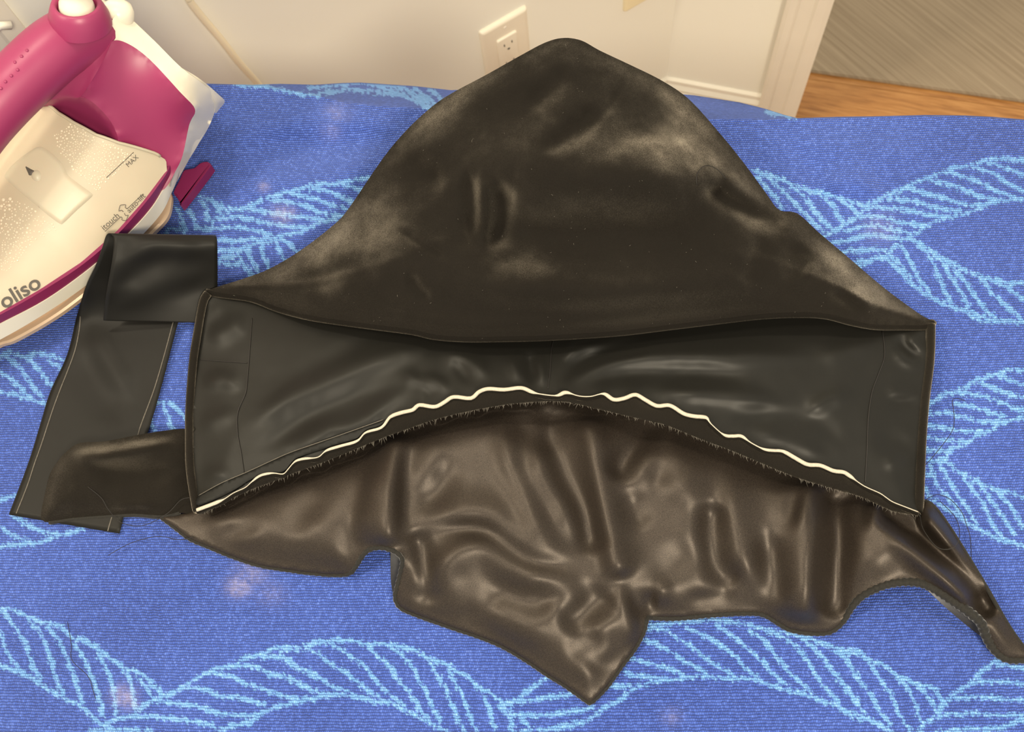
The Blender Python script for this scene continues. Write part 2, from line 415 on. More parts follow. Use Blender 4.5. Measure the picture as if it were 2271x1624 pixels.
# door casing at the end of the right wall: moulded board, its jamb and the wall end
def casing(name, c0, d, n, w, parent=None):
    bm = bmesh.new(); prof = [(0, 0), (0, .017), (.006, .020), (.016, .020), (.020, .015), (.045*w/.075, .013), (.05*w/.075, .016), (w-.008, .012), (w, .008), (w, -.10), (0, -.10)]
    A = []; B = []
    for u, pr in prof:
        q = c0+d*u-n*pr; A.append(bm.verts.new((q[0], q[1], FLOOR))); B.append(bm.verts.new((q[0], q[1], 2.3)))
    k = len(prof)
    for i in range(k): bm.faces.new((A[i], A[(i+1) % k], B[(i+1) % k], B[i]))
    bm.faces.new(A); bm.faces.new(B[::-1]); bmesh.ops.recalc_face_normals(bm, faces=bm.faces)
    return bm_obj(name, bm, m_trim, parent)
struct(casing('trim_1', cor+dR*wR, dR, nR, wJ-wR))
# casing at the far left of the left wall, and the door edge in its shade
lc = on_plane(8, 0, pL, nL)
sL = (lc-cor).dot(dL)
struct(casing('trim_2', cor+dL*(sL-.055), dL, nL, .055))
dl = struct(slab('door_1', cor+dL*(sL-.75)-nL*.004, cor+dL*(sL-.056)-nL*.004, nL, FLOOR+.01, 2.2, .03, m_trim))
kp = on_plane(0, 57, pL, nL, .03)
tube('latch_bar', [kp-dL*.05, kp, on_plane(24, 56, pL, nL, .03)], .004, m_trim, dl)
# floor of oak boards, each its own piece
fl = bpy.data.meshes.new('floor'); bm = bmesh.new()
for x, y in ((-3, -1.5), (4, -1.5), (4, 5), (-3, 5)): bm.verts.new((x, y, FLOOR-.012))
bm.faces.new(bm.verts); bm.to_mesh(fl); bm.free(); floor = struct(link('floor', fl, m_oak))
e0, e1 = (EYE+ray(1799, 157)*(CAMZ-FLOOR-.008)), (EYE+ray(2271, 224)*(CAMZ-FLOOR-.008))
dF = (e1-e0); dF[2] = 0; dF /= np.linalg.norm(dF); nF = np.array([-dF[1], dF[0], 0])
BW = .083
for j in range(-7, 3):
    L0 = -1.2+.37*((j*5) % 4)
    for k in range(3):
        u0 = L0+k*1.15-.4; bm = bmesh.new()
        q = e0+dF*u0+nF*(j*BW-.012); r = q+dF*1.148
        vs = []
        for c in (q, r, r+nF*(BW-.0012), q+nF*(BW-.0012)):
            for z in (FLOOR-.012, FLOOR): vs.append(bm.verts.new((c[0], c[1], z)))
        for f in ((0, 2, 3, 1), (2, 4, 5, 3), (4, 6, 7, 5), (6, 0, 1, 7), (1, 3, 5, 7)): bm.faces.new([vs[i] for i in f])
        bmesh.ops.recalc_face_normals(bm, faces=bm.faces)
        o = bm_obj('plank', bm, m_oak, floor)
# rug
bm = bmesh.new(); vs = []
qa = e0-dF*.9; qb = e0+dF*1.9
for c in (qa, qb, qb+nF*1.6, qa+nF*1.6):
    for z in (FLOOR+.0005, FLOOR+.008): vs.append(bm.verts.new((c[0], c[1], z)))
for f in ((0, 2, 3, 1), (2, 4, 5, 3), (4, 6, 7, 5), (6, 0, 1, 7), (1, 3, 5, 7), (0, 6, 4, 2)): bm.faces.new([vs[i] for i in f])
bmesh.ops.recalc_face_normals(bm, faces=bm.faces); bmesh.ops.bevel(bm, geom=bm.edges[:], offset=.002, segments=2, affect='EDGES')
tag(bm_obj('floor_rug', bm, m_rug), 'grey-brown streaked flat rug on the oak floor beyond the door casing', 'rug')

# ------------------------------------------------------------------ wall outlet
def wall_frame(p):
    """matrix with x along the left wall, y up, z out of the wall at p"""
    M4 = Matrix.Identity(4)
    for i in range(3): M4[i][0] = dL[i]; M4[i][1] = (0, 0, 1)[i]; M4[i][2] = -nL[i]
    M4.translation = Vector(p); return M4
def plate_mesh(name, w, h, d, bev, M4, m, parent, holes=None, z0=0.0):
    def rr(w_, h_, r):
        o = []
        for cx_, cy_, a0 in ((w_/2-r, h_/2-r, 0), (-w_/2+r, h_/2-r, 90), (-w_/2+r, -h_/2+r, 180), (w_/2-r, -h_/2+r, 270)):
            for k in range(5): a = math.radians(a0+22.5*k); o.append((cx_+r*math.cos(a), cy_+r*math.sin(a)))
        return o
    V = []; Fc = []
    for i, (ins, z) in enumerate(((0, 0), (0, d*.35), (bev*.3, d*.7), (bev*.8, d*.95), (bev*1.5, d))):
        for q in rr(w-2*ins, h-2*ins, max(.0012, .003-ins*.5)): V.append(tuple(M4 @ Vector((q[0], q[1], z0+z))))
    n_ = 20
    for i in range(4):
        for k in range(n_): Fc.append((i*n_+k, i*n_+(k+1) % n_, (i+1)*n_+(k+1) % n_, (i+1)*n_+k))
    Fc.append(tuple(range(4*n_, 5*n_)))
    o = from_np(name, V, Fc, m, parent, True); o.data.set_sharp_from_angle(angle=math.radians(60)); return o
slot_a = on_plane(1111, 91, pL, nL); slot_b = on_plane(1128.5, 82.6, pL, nL)
slot_c = on_plane(1117, 130, pL, nL); slot_d = on_plane(1133, 121.7, pL, nL)
ctop = (slot_a+slot_b)/2; VS = ctop[2]-((slot_c+slot_d)/2)[2]
ctr = ctop.copy(); ctr[2] -= VS*.5-.002
ctr = ctr-dL*.0005
pt = on_plane(1058, 71.5, pL, nL); PH = 2*(pt[2]-ctr[2]); PW = (on_plane(1162, 12, pL, nL)-pt).dot(dL)
out = empty('wall_outlet', ctr, 'cream two-socket wall outlet on the wall behind the black hood', 'outlet')
F4 = wall_frame(ctr-nL*.0)
plate_mesh('cover_plate', PW, PH, .0065, .004, F4, m_cream, out)
plate_mesh('socket_face', .0335, .068*VS/.040, .0035, .0012, F4, m_cream, out, z0=.0062)
def cyl(name, c, r, d, M4, m, parent, seg=16, sx=1.0, sy=1.0):
    bm = bmesh.new(); bmesh.ops.create_cone(bm, cap_ends=True, segments=seg, radius1=r, radius2=r*.9, depth=d)
    for v in bm.verts: v.co = M4 @ Vector((c[0]+v.co.x*sx, c[1]+v.co.y*sy, c[2]+v.co.z))
    return bm_obj(name, bm, m, parent, False)
for sgn in (1, -1):
    y0 = sgn*VS*.5-.002
    for sx_ in (-1, 1): cyl('slot', (sx_*.00635, y0+.001, .0098), .0013, .0006, F4, m_dark, out, 12, .75, 2.3)
    cyl('ground_hole', (0, y0-.0105, .0098), .0023, .0006, F4, m_dark, out, 12, 1, .8)
cyl('screw', (0, PH*.5-.014, .0066), .0026, .0012, F4, m_trim, out)
cyl('screw', (0, -PH*.5+.014, .0066), .0026, .0012, F4, m_trim, out)
# the second plate, cut by the top of the photo
q0 = on_plane(1381, 24, pL, nL); q1 = on_plane(1430, -2, pL, nL)
w2 = .080; c2 = q0+dL*w2/2; c2[2] += .06
sw = empty('switch_plate', c2, 'yellowed wall plate cut off by the top edge, right of the outlet', 'wall plate')
F5 = wall_frame(c2)
plate_mesh('cover_plate', w2, .12, .006, .003, F5, m_yellow, sw)
plate_mesh('rocker', .033, .066, .004, .0015, F5, m_yellow, sw, z0=.0055)
# flex hanging in front of the left wall
cp = [on_plane(x, y, pL, nL, .012) for x, y in ((400, -60), (410, -22), (421, 2), (434, 20), (450, 40), (490, 87), (530, 138), (572, 186), (600, 226))]
cp = smooth_path(cp, 6); cp2 = np.vstack([[cp[0][0]-.05, cp[0][1]-.02, cp[0][2]+.25], cp, cp[-1]+[.03, .01, -.2]])
tag(tube('power_cord', smooth_path(cp2, 3), .0042, m_flex, seg=10), 'cream power cord hanging down the wall between iron and outlet', 'cord')

# ================================================================== TABLE AND TOWEL
tb = empty('table', (0, .3, FLOOR), 'laminate work table hidden under the blue towel', 'table')
yb0, yb1 = P(1135, 1720, 0)[1]-.05, P(700, 232, 0)[1]-.03
def box(name, x0, x1, y0, y1, z0, z1, m, parent, bev=.004):
    bm = bmesh.new(); bmesh.ops.create_cube(bm, size=1)
    for v in bm.verts: v.co = Vector(((x0+x1)/2+v.co.x*(x1-x0), (y0+y1)/2+v.co.y*(y1-y0), (z0+z1)/2+v.co.z*(z1-z0)))
    if bev: bmesh.ops.bevel(bm, geom=bm.edges[:], offset=bev, segments=2, affect='EDGES')
    return bm_obj(name, bm, m, parent)
xb0, xb1 = -.75, .80
RIDGE = np.array([(-400, 180), (300, 183), (480, 188), (580, 191), (640, 200), (700, 212), (760, 227), (840, 236), (960, 241), (1200, 252), (1480, 262), (1560, 264.5), (1768, 264.5), (1860, 261.5), (1937, 260.5), (2052, 257.5), (2140, 258.5), (2200, 262), (2271, 268), (2700, 300)], float)
OUTER = np.array([(-400, 178), (300, 181), (480, 186), (560, 188), (620, 186), (700, 188), (760, 184), (800, 183), (860, 187), (920, 191), (1000, 200), (1200, 190), (1440, 202), (1490, 207), (1540, 211.5), (1640, 227), (1700, 242), (1740, 255), (1768, 262), (1860, 259), (1937, 258), (2052, 255), (2140, 256), (2200, 259), (2271, 265), (2700, 297)], float)
xs = np.r_[np.arange(-420, -40, 40), np.arange(-40, 2312, 3.0), np.arange(2312, 2700, 40)]
fr = np.r_[np.linspace(0, .97, 470), np.linspace(.974, 1.0, 12), np.linspace(1.03, 1.25, 12)]          # rows, from the ridge (0) to the near edge
ry = np.interp(xs, RIDGE[:, 0], RIDGE[:, 1]); oy = np.interp(xs, OUTER[:, 0], OUTER[:, 1])
rows_x = []; rows_y = []; rows_z = []
def towel_z(x, y):
    z = .0018+.0011*vnoise(x+900, y+900, 260, 3, 3)
    z += ridges(x, y, [([(560, 300), (700, 330), (900, 300)], -.004, 40), ([(420, 330), (640, 270), (900, 275)], .003, 35),
                       ([(500, 420), (720, 400), (880, 330)], .004, 40), ([(1740, 300), (1900, 340), (2060, 330)], .003, 45),
                       ([(1800, 420), (1890, 400), (1960, 440)], .004, 30), ([(1960, 1350), (2060, 1400), (2120, 1480)], .002, 40)])
    return z
hang = [1.0, .8, .6, .4, .2]
# drop beyond the ridge: down the far side, out to the outer fold, then straight down
Z_RIDGE_ROLL = .004
for t in (3, 2, 1):                                       # straight hang, lowest first
    pass
TV = []; TW = []; TUV = []
PX = []; PY = []
hrows = []
zr = towel_z(xs, ry)
outP = P(xs, oy, -.055*np.clip((ry-oy)/25, .12, 1.6))
for dz, dy in ((-.34, .015), (-.22, .012), (-.12, .008), (-.06, .004), (-.025, .001)):
    hrows.append(outP+np.array([0, dy, dz]))
hrows.append(outP)
ridP = P(xs, ry, zr)
for t in np.linspace(.08, .96, 20):
    yy = oy+(ry-oy)*t
    zz = -.055*np.clip((ry-oy)/25, .12, 1.6)*(1-t)**1.15+zr*t
    hrows.append(P(xs, yy, zz))
grid = list(hrows); npx = len(hrows)
px_rows = [oy-6*(6-i)*4 for i in range(6)]+[oy+(ry-oy)*t for t in np.linspace(.08, .96, 20)]
for f in fr:
    yy = ry+(1660-ry)*f
    grid.append(P(xs, yy, towel_z(xs, yy)*(1-np.exp(-((yy-ry)/12)**2)*0))); px_rows.append(yy)
grid = np.array(grid); px_rows = np.array(px_rows)
nr, nc = grid.shape[:2]
gx = np.broadcast_to(xs, px_rows.shape).ravel(); gy = px_rows.ravel()
# woven pattern, traced: crop origin and scale, then strokes
PAT = {
 'A': (0, 1150, 3.2443, '''0 660 100 655 250 735 430 775 520 870 600 875 740 960 880 1070 1000 1110 1120 1210 1170 1290|1170 1290 1290 1235 1400 1160 1480 1120 1560 1085 1700 1050 1780 1000 1880 985 1980 935 2140 945 2271 900
|-60 1030 0 1060 150 1110 280 1190 430 1280 560 1340 680 1440 740 1490 820 1450 960 1420|30 670 100 770 180 900 230 1060 300 1150|0 830 60 980 120 1060 170 1110|210 730 300 850 360 1000 400 1150 460 1260|340 775 430 890 480 1010 540 1160 590 1330|530 900 600 1000 650 1110 700 1250 740 1420|700 970 770 1100 820 1230 830 1410|870 1070 930 1150 965 1300 970 1410|1000 1150 1070 1250 1100 1300|970 1400 1040 1340 1110 1300
|1110 1310 1290 1335 1460 1365 1620 1410 1850 1415|960 1420 1130 1430 1300 1450 1500 1480 1560 1520|640 1525 860 1520 1080 1530|1350 1220 1460 1230 1560 1275 1700 1290 1900 1340|1540 1110 1640 1130 1760 1185 1900 1230 2000 1275 2150 1300|1690 1060 1830 1065 1950 1120 2090 1150 2200 1215 2271 1235|1880 995 2020 1000 2100 1050 2200 1105 2271 1140|1560 1530 1680 1490 1800 1470 1850 1420 1960 1370 2160 1310 2271 1305
|150 5 260 70 400 115 500 105 600 75|20 75 120 130 210 165|-20 205 100 195 200 180 290 175 400 120'''),
 'B': (600, 1350, 3.2443, '''0 310 60 285 250 275 310 240 400 240 480 225 600 235 700 260 840 255 960 285 1060 310 1160 370 1260 400 1340 450 1420 490 1500 570 1600 620 1680 700 1720 740 1740 680 1800 640 1850 590 1950 530 2030 480|250 285 350 330 430 400 540 460 650 550 720 610 850 680|420 250 520 310 600 360 700 440 770 540 850 610 950 700|0 355 100 355 200 420 330 480 430 550 550 600|0 480 80 480 180 540 330 600 430 620|0 590 80 630 200 640 320 660
|690 260 760 340 850 400 900 490 960 560 1030 650 1090 750 1160 830|850 265 950 340 1020 420 1070 520 1120 610 1160 700 1220 800|1140 380 1190 470 1250 560 1290 650 1330 760 1380 870 1390 940|1280 430 1330 540 1390 640 1430 770 1480 870 1490 940|1540 640 1580 740 1610 860 1620 940|1650 700 1720 790 1740 870 1745 940
|0 730 60 700 200 670 350 640 500 615 640 640 760 670 880 680 980 740 1100 790 1200 850 1280 900 1330 950|1690 680 1850 660 2000 640 2180 615|1720 760 1900 770 2050 755 2271 730|1800 790 1850 840 1900 880 2050 860 2271 800'''),
 'C': (1200, 1300, 3.2443, '''-200 1060 0 1035 180 1020 300 980 380 940 450 880 560 830 640 760 740 710 860 680 1000 670 1150 650 1350 670 1500 665 1620 700 1720 740 1860 770 2000 820 2120 860 2220 920 2300 960|0 930 150 920 300 890 370 870|0 810 100 790 230 775|490 720 640 720|600 620 700 650 850 660|660 520 760 550 880 580 970 620 1060 660|740 390 850 430 960 490 1060 560 1180 620|760 305 880 310 980 380 1080 430 1180 510 1280 590 1380 640|1060 310 1160 350 1280 420 1390 500 1470 590 1540 650|1260 280 1370 350 1470 440 1580 530 1660 620 1760 710|1500 320 1600 390 1690 500 1780 610 1870 700 1960 790|1640 330 1780 390 1880 490 1960 610 2030 720 2140 830|1880 380 2010 480 2100 610 2190 720 2271 820|2160 480 2220 560 2271 640|780 280 1000 260 1250 240 1480 280 1700 330 1880 360 2030 420 2150 460 2271 490'''),
 'D': (1700, 1150, 3.4256, '''560 1000 690 1010 780 1080 880 1110 990 1190 1130 1250 1280 1300 1330 1400 1310 1480|1310 1480 1370 1390 1460 1310 1560 1240 1640 1160 1740 1090 1800 1060|640 1470 780 1530 900 1600 960 1640|270 900 390 1020 480 1130 560 1240 660 1370 750 1480|530 1010 610 1080 690 1220 790 1330 860 1470 940 1570|780 1100 860 1220 940 1330 1000 1470 1080 1600|1000 1210 1080 1310 1130 1420 1170 1540|1160 1280 1250 1380 1290 1470|1150 1650 1200 1560 1300 1510 1400 1490 1600 1480 1800 1500 1980 1490|1420 1370 1600 1360 1800 1370 1980 1380|1550 1250 1750 1240 1980 1260|1740 1110 1980 1140|1300 1620 1600 1600 1800 1590 1900 1540 1980 1520|1480 0 1600 70 1720 140 1860 180 1980 230'''),
 'E': (1600, 250, 3.2474, '''220 415 340 450 480 500 620 560 760 590 900 630 1000 660 1060 680 1000 730 960 760 890 800 780 870 700 890|1060 660 1180 600 1290 560 1380 510 1500 470 1640 410 1790 380 1900 345 2040 330 2200 345|1300 910 1340 910 1400 870 1480 810 1570 770 1700 740 1830 700 1900 660 2000 630 2200 620|1100 680 1250 690 1400 710 1500 740 1640 750|1200 620 1320 630 1430 650 1560 690 1720 710|1340 545 1500 585 1620 620 1740 660 1880 670|1500 490 1620 515 1740 555 1860 600 1980 625|1640 420 1780 475 1900 520 2000 570 2100 610|1800 385 1940 430 2050 500 2179 570|1920 350 2060 400 2200 455|960 755 1060 740 1160 750 1250 780 1400 805 1500 810|880 850 1000 825 1100 810 1230 840 1380 870|760 945 800 940 950 910 1100 880 1250 905 1340 910|830 1005 870 1005 1000 990 1120 980 1180 990|900 1090 940 1085 1060 1060 1170 1040|960 1150 1020 1090 1170 1030 1200 1020 1260 950
|260 470 360 580 440 690|350 470 440 560 540 660 640 770 740 870|500 520 590 600 660 690 720 770 790 830|720 600 800 670 850 750 890 800|880 640 950 690 980 730|1340 900 1400 930 1500 990 1600 1050 1720 1120 1850 1180 2000 1210 2100 1230 2200 1220|1160 1030 1240 1100 1320 1180 1420 1270 1530 1340 1650 1400 1780 1430 1900 1480 2030 1500 2200 1505|1290 960 1350 1050 1400 1160 1480 1260 1500 1300|1220 1030 1300 1110 1380 1230|1420 960 1500 1030 1550 1150 1600 1270 1660 1370|1500 1000 1580 1060 1650 1180 1740 1320 1790 1420|1690 1130 1780 1260 1880 1390 1970 1480|1870 1200 1960 1310 2080 1420 2160 1490|2000 1220 2100 1290 2200 1365|330 0 430 15 520 40'''),
 'F': (1971, 700, 2.953, '''225 600 245 590 340 530 480 480 590 420 720 380 790 355 910 360|225 640 250 640 400 640 500 670 620 700 760 690|350 940 380 930 400 880 500 840 570 790 680 750 720 710 910 660|225 715 370 740 560 760 650 760|225 790 360 815 500 825|225 880 400 885|430 580 530 590 640 630 760 660|400 510 520 510 640 540 740 570 830 610 910 610|590 440 700 480 800 520 910 540|730 390 800 430 910 450|240 950 380 960 450 1020 560 1080 700 1140 800 1160 910 1205|225 1130 320 1230 440 1300 540 1370 640 1430 760 1470 910 1510|340 980 390 1070 450 1170 520 1270 580 1370|480 1050 540 1130 620 1240 680 1370 740 1460|580 1080 660 1190 740 1310 820 1430|700 1140 790 1240 860 1360 900 1400|270 980 310 1090 400 1200 470 1300|235 1010 260 1050|540 0 640 40 910 40'''),
 'G': (350, 150, 3.2485, '''310 935 400 960 470 1000 540 1030 620 1020 700 980 770 950 880 910 1000 880 1120 850 1180 835 1330 835 1440 805 1560 798|390 1110 480 1080 590 1075 700 1100 850 1130 1000 1150 1120 1150|760 1240 900 1210 1030 1180 1120 1140 1230 1105 1380 1060|640 1020 800 1040 900 1060 1040 1080 1210 1100|820 950 940 970 1040 990 1130 1030 1200 1050 1320 1070|950 900 1080 930 1200 970 1360 1020|1100 870 1230 890 1310 930 1420 980|1330 840 1400 860 1500 900|270 1160 400 1160 550 1150 680 1170 800 1200 850 1220|430 1240 560 1250 680 1240 770 1260 860 1240|440 1320 600 1310 680 1280|230 1030 260 1090 280 1160|310 960 350 1020 360 1110|400 970 450 1040 480 1080|130 1010 170 1080 190 1180|60 1190 90 1160 200 1170|680 1280 650 1340 690 1410 730 1480|760 1270 750 1330 800 1430|850 1250 870 1310 910 1380|890 1240 960 1280 1010 1330|440 1400 540 1420 620 1430 680 1490|450 1370 570 1360 600 1320|580 1350 610 1420
|1090 150 1250 130 1440 110 1560 120 1640 155 1720 180|1180 180 1300 170 1380 155 1600 180 1750 190 1850 240 1960 290|1600 115 1760 150 1850 210 1930 280|1760 145 1860 190 1970 265|1860 150 1950 220 2010 270|1960 160 2040 230|560 125 760 130 900 160 1040 190 1160 200'''),
 'H': (0, 700, 2.953, '''-60 290 0 265 60 240 170 270 260 245 440 300|40 260 120 340 200 440 300 575|0 370 90 430 190 540|170 270 250 350 310 430 370 475|310 290 420 365|-60 500 0 500 140 530 310 580|1030 565 1120 580 1180 630 1240 710|1070 590 1100 650 1130 770|980 680 1020 780|-60 1240 0 1210 100 1170|90 1310 170 1370 300 1420 440 1430 550 1400'''),
}
pw = np.zeros(gx.shape); cellx = np.floor(gx/7.2).astype(int); celly = np.floor(gy/7.8).astype(int)
jr = np.random.default_rng(5).random((97, 89)); jit = jr[cellx % 97, celly % 89]
jit2 = np.random.default_rng(6).random((53, 61))[np.floor(gx/3.1).astype(int) % 53, np.floor(gy/3.4).astype(int) % 61]
for ox, oy_, s_, txt in PAT.values():
    for st in txt.replace('\n', '').split('|'):
        v = np.array(st.split(), float).reshape(-1, 2)/s_+[ox, oy_]
        pl = smooth_path(v, 3) if len(v) > 2 else v
        lo = pl.min(0)-14; hi = pl.max(0)+14
        k = np.where((gx > lo[0]) & (gx < hi[0]) & (gy > lo[1]) & (gy < hi[1]))[0]
        if not len(k): continue
        d, _ = seg_dist(gx[k], gy[k], pl)
        w = np.clip((4.5+6.5*(jit[k]-.5)+5.5*(jit2[k]-.5)-d)/1.4+.5, 0, 1)
        pw[k] = np.maximum(pw[k], w)
stain = np.zeros(gx.shape)
for sx_, sy_, r_, a in ((530, 1302, 26, .42), (560, 1272, 36, .22), (600, 1315, 34, .12), (274, 1545, 26, .42), (290, 1560, 18, .3), (625, 475, 24, .35), (645, 470, 14, .3), (748, 250, 26, .16), (585, 415, 12, .3), (1950, 505, 36, .16), (1490, 1590, 22, .14), (1960, 520, 20, .16), (735, 290, 22, .14)):
    stain = np.maximum(stain, .7*a*np.exp(-((gx-sx_)**2+((gy-sy_)*1.15)**2)/r_**2)*(.55+.9*jit))
V = grid.reshape(-1, 3)
idx = np.arange(nr*nc).reshape(nr, nc)
Fq = np.stack([idx[:-1, :-1], idx[1:, :-1], idx[1:, 1:], idx[:-1, 1:]], -1).reshape(-1, 4)
me = bpy.data.meshes.new('towel'); me.vertices.add(len(V)); me.vertices.foreach_set('co', V.ravel())
me.loops.add(Fq.size); me.polygons.add(len(Fq)); me.loops.foreach_set('vertex_index', Fq.ravel().astype(np.int32))
me.polygons.foreach_set('loop_start', np.arange(0, Fq.size, 4, dtype=np.int32)); me.update(calc_edges=True); me.shade_smooth()
ca = me.attributes.new('weave', 'FLOAT_COLOR', 'POINT')
ca.data.foreach_set('color', np.stack([pw, stain, pw*0, pw*0+1], 1).ravel().astype(np.float32))
uv = np.cumsum(np.concatenate([np.zeros((1, nc)), np.linalg.norm(np.diff(grid, axis=0), axis=2)], 0), axis=0)
uv = uv-uv[npx+200:npx+201]            # cloth-length coordinate along each column
base = P(xs, np.interp(xs, xs, px_rows[npx+200]), 0)
cu = np.stack([np.broadcast_to(base[:, 0], (nr, nc)), base[:, 1][None, :]-uv, np.zeros((nr, nc))], -1)
ua = me.attributes.new('clothuv', 'FLOAT_VECTOR', 'POINT'); ua.data.foreach_set('vector', cu.reshape(-1, 3).ravel().astype(np.float32))
towel = link('towel', me, m_towel)
tag(towel, 'royal blue terry towel with light blue woven leaf vines, spread under everything', 'towel')
yb1 = ridP[:, 1].min()-.012
box('tabletop', P(-420, 800, 0)[0]+.05, P(2690, 800, 0)[0]-.05, grid[-1, :, 1].max()-.02+.0, yb1, TOP-.03, TOP-.0004, m_wood, tb)
for lx in (-.36, .36):
    for ly in (grid[-1, :, 1].max()+.03, yb1-.07): box('leg', lx-.022, lx+.022, ly-.022, ly+.022, FLOOR, TOP-.03, m_wood, tb)

# ================================================================== HOODED CAPE
hood = empty('hooded_cape', P(1250, 800, 0), 'black velvet hooded cape with brown satin lining laid out on the blue towel', 'garment')
hood.rotation_euler = (0, 0, 0)
SHELL_TOP = [(458, 647, .018), (480, 637, .018), (540, 618, .018), (600, 595, .022), (670, 553, .028), (742, 497, .036), (775, 460, .042), (850, 350, .058), (905, 285, .068), (960, 235, .077), (1005, 205, .082), (1080, 165, .088), (1160, 120, .096), (1210, 94, .098), (1250, 84, .099), (1290, 90, .098), (1330, 112, .096), (1400, 145, .09), (1470, 180, .082), (1530, 222, .075), (1600, 300, .065), (1650, 362, .056), (1700, 430, .046), (1728, 466, .042), (1768, 473, .04), (1815, 515, .036), (1880, 570, .028), (1960, 638, .022), (2040, 697, .016), (2069, 713, .013)]
SHELL_BOT = [(2055, 723, .014), (1998, 724, .018), (1944, 723, .024), (1891, 714, .030), (1837, 700, .034), (1784, 696, .036), (1694, 699, .036), (1587, 711, .036), (1480, 724, .038), (1380, 736, .040), (1284, 743, .042), (1188, 748, .042), (1092, 750, .042), (1028, 750, .040), (964, 745, .038), (914, 734, .036), (838, 724, .032), (762, 714, .028), (685, 702, .024), (617, 684, .018), (559, 662, .017), (494, 653, .018)]
def shell_z(x, y, d):
    top = side_of(x, y, SHELL_BOT) if False else 0
    z = .024*(1-np.exp(-(d/120)**1.4))+  .005*(1-np.exp(-(d/30)**1.3))
    e = 1-np.exp(-(d/45)**2)
    f = ridges(x, y, [
        ([(1000, 350), (1150, 345), (1350, 385), (1560, 380), (1660, 420)], .016, 85),
        ([(960, 600), (1200, 640), (1500, 640), (1800, 620)], .010, 60),
        ([(900, 505), (1150, 520), (1400, 510), (1640, 520)], -.012, 60),
        ([(1330, 225), (1270, 290), (1190, 345)], -.006, 20, .3),
        ([(1270, 140), (1220, 200), (1160, 250)], -.005, 26, .3),
        ([(1390, 175), (1330, 260), (1270, 320)], -.003, 14, .3),
        ([(1035, 370), (1045, 460), (1040, 540)], -.006, 16, .3),
        ([(1065, 370), (1075, 460), (1070, 560)], .005, 16, .3),
        ([(1105, 390), (1115, 470), (1090, 570)], -.008, 24, .3),
        ([(900, 330), (940, 390), (1000, 400)], -.006, 34, .3),
        ([(880, 505), (940, 545), (1000, 580)], -.003, 10, .3),
        ([(650, 640), (770, 600), (850, 615)], -.005, 30, .3),
        ([(905, 600), (925, 640), (960, 670)], -.004, 14, .3),
        ([(1560, 400), (1610, 450), (1700, 480), (1760, 480)], -.010, 24, .2),
        ([(1600, 380), (1660, 430), (1720, 455)], .006, 22, .3),
        ([(1690, 520), (1680, 580), (1660, 650)], -.005, 30, .3),
        ([(1770, 530), (1760, 580), (1790, 620)], -.005, 34, .3),
        ([(1830, 640), (1880, 670), (1920, 700)], -.003, 14, .3), ([(1870, 640), (1920, 680), (1950, 705)], .003, 12, .3),
        ([(800, 690), (1000, 725), (1200, 725), (1500, 700), (1800, 672)], .005, 18, .1)])
    f += .0032*vnoise(x, y, 150, 11, 3)+.0010*vnoise(x, y, 36, 21, 2)
    return z+f*e
shell = cloth('hood_shell', SHELL_TOP+SHELL_BOT, m_velvet, hood, step=7.5, zf=shell_z, n=4,
      skirt=lambda x, y: seg_dist(np.array([x]), np.array([y]), SHELL_BOT)[0][0] > 6, idw=2.2)
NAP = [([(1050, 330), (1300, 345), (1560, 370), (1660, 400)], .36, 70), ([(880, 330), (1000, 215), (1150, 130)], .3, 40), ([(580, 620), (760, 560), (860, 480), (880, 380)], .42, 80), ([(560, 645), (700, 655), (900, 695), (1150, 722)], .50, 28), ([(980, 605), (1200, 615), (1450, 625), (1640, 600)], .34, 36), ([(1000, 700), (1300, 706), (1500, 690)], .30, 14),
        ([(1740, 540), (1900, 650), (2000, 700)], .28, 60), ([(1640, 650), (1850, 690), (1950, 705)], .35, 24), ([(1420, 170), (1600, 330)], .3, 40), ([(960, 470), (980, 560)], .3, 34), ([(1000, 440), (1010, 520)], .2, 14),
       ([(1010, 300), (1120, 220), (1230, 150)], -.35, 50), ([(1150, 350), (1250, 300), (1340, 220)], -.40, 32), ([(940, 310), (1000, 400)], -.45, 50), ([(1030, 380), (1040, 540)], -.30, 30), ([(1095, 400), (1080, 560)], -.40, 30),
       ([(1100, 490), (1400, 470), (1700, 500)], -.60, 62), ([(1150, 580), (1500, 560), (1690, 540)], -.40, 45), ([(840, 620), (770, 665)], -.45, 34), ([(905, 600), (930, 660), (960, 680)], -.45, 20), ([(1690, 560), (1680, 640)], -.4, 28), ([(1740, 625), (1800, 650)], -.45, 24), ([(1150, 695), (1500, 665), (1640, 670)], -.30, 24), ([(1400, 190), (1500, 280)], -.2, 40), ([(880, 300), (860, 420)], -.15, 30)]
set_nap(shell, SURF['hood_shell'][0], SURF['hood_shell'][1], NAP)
# lint caught in the pile
lv = []; lf = []
sxx, syy, szz = SURF['hood_shell']
for k in RNG.choice(len(sxx), 150, replace=False):
    a = RNG.uniform(0, 6.28); L = RNG.choice([1.6, 2.4, 4, 9], p=[.5, .3, .15, .05]); n_ = 4; bend = RNG.normal(0, .6)
    t = np.linspace(0, 1, n_); px = sxx[k]+L*t*np.cos(a+bend*t); py = syy[k]+L*t*np.sin(a+bend*t); q0 = P(px, py, szz[k]+.0006); q1 = P(px+.7*np.sin(a), py-.7*np.cos(a), szz[k]+.0006); b0 = len(lv)
    lv += [tuple(v) for v in q0]+[tuple(v) for v in q1]
    for j in range(n_-1): lf.append((b0+j, b0+j+1, b0+n_+j+1, b0+n_+j))
o = from_np('lint', lv, lf, m_fray, hood, False); o['kind'] = 'stuff'
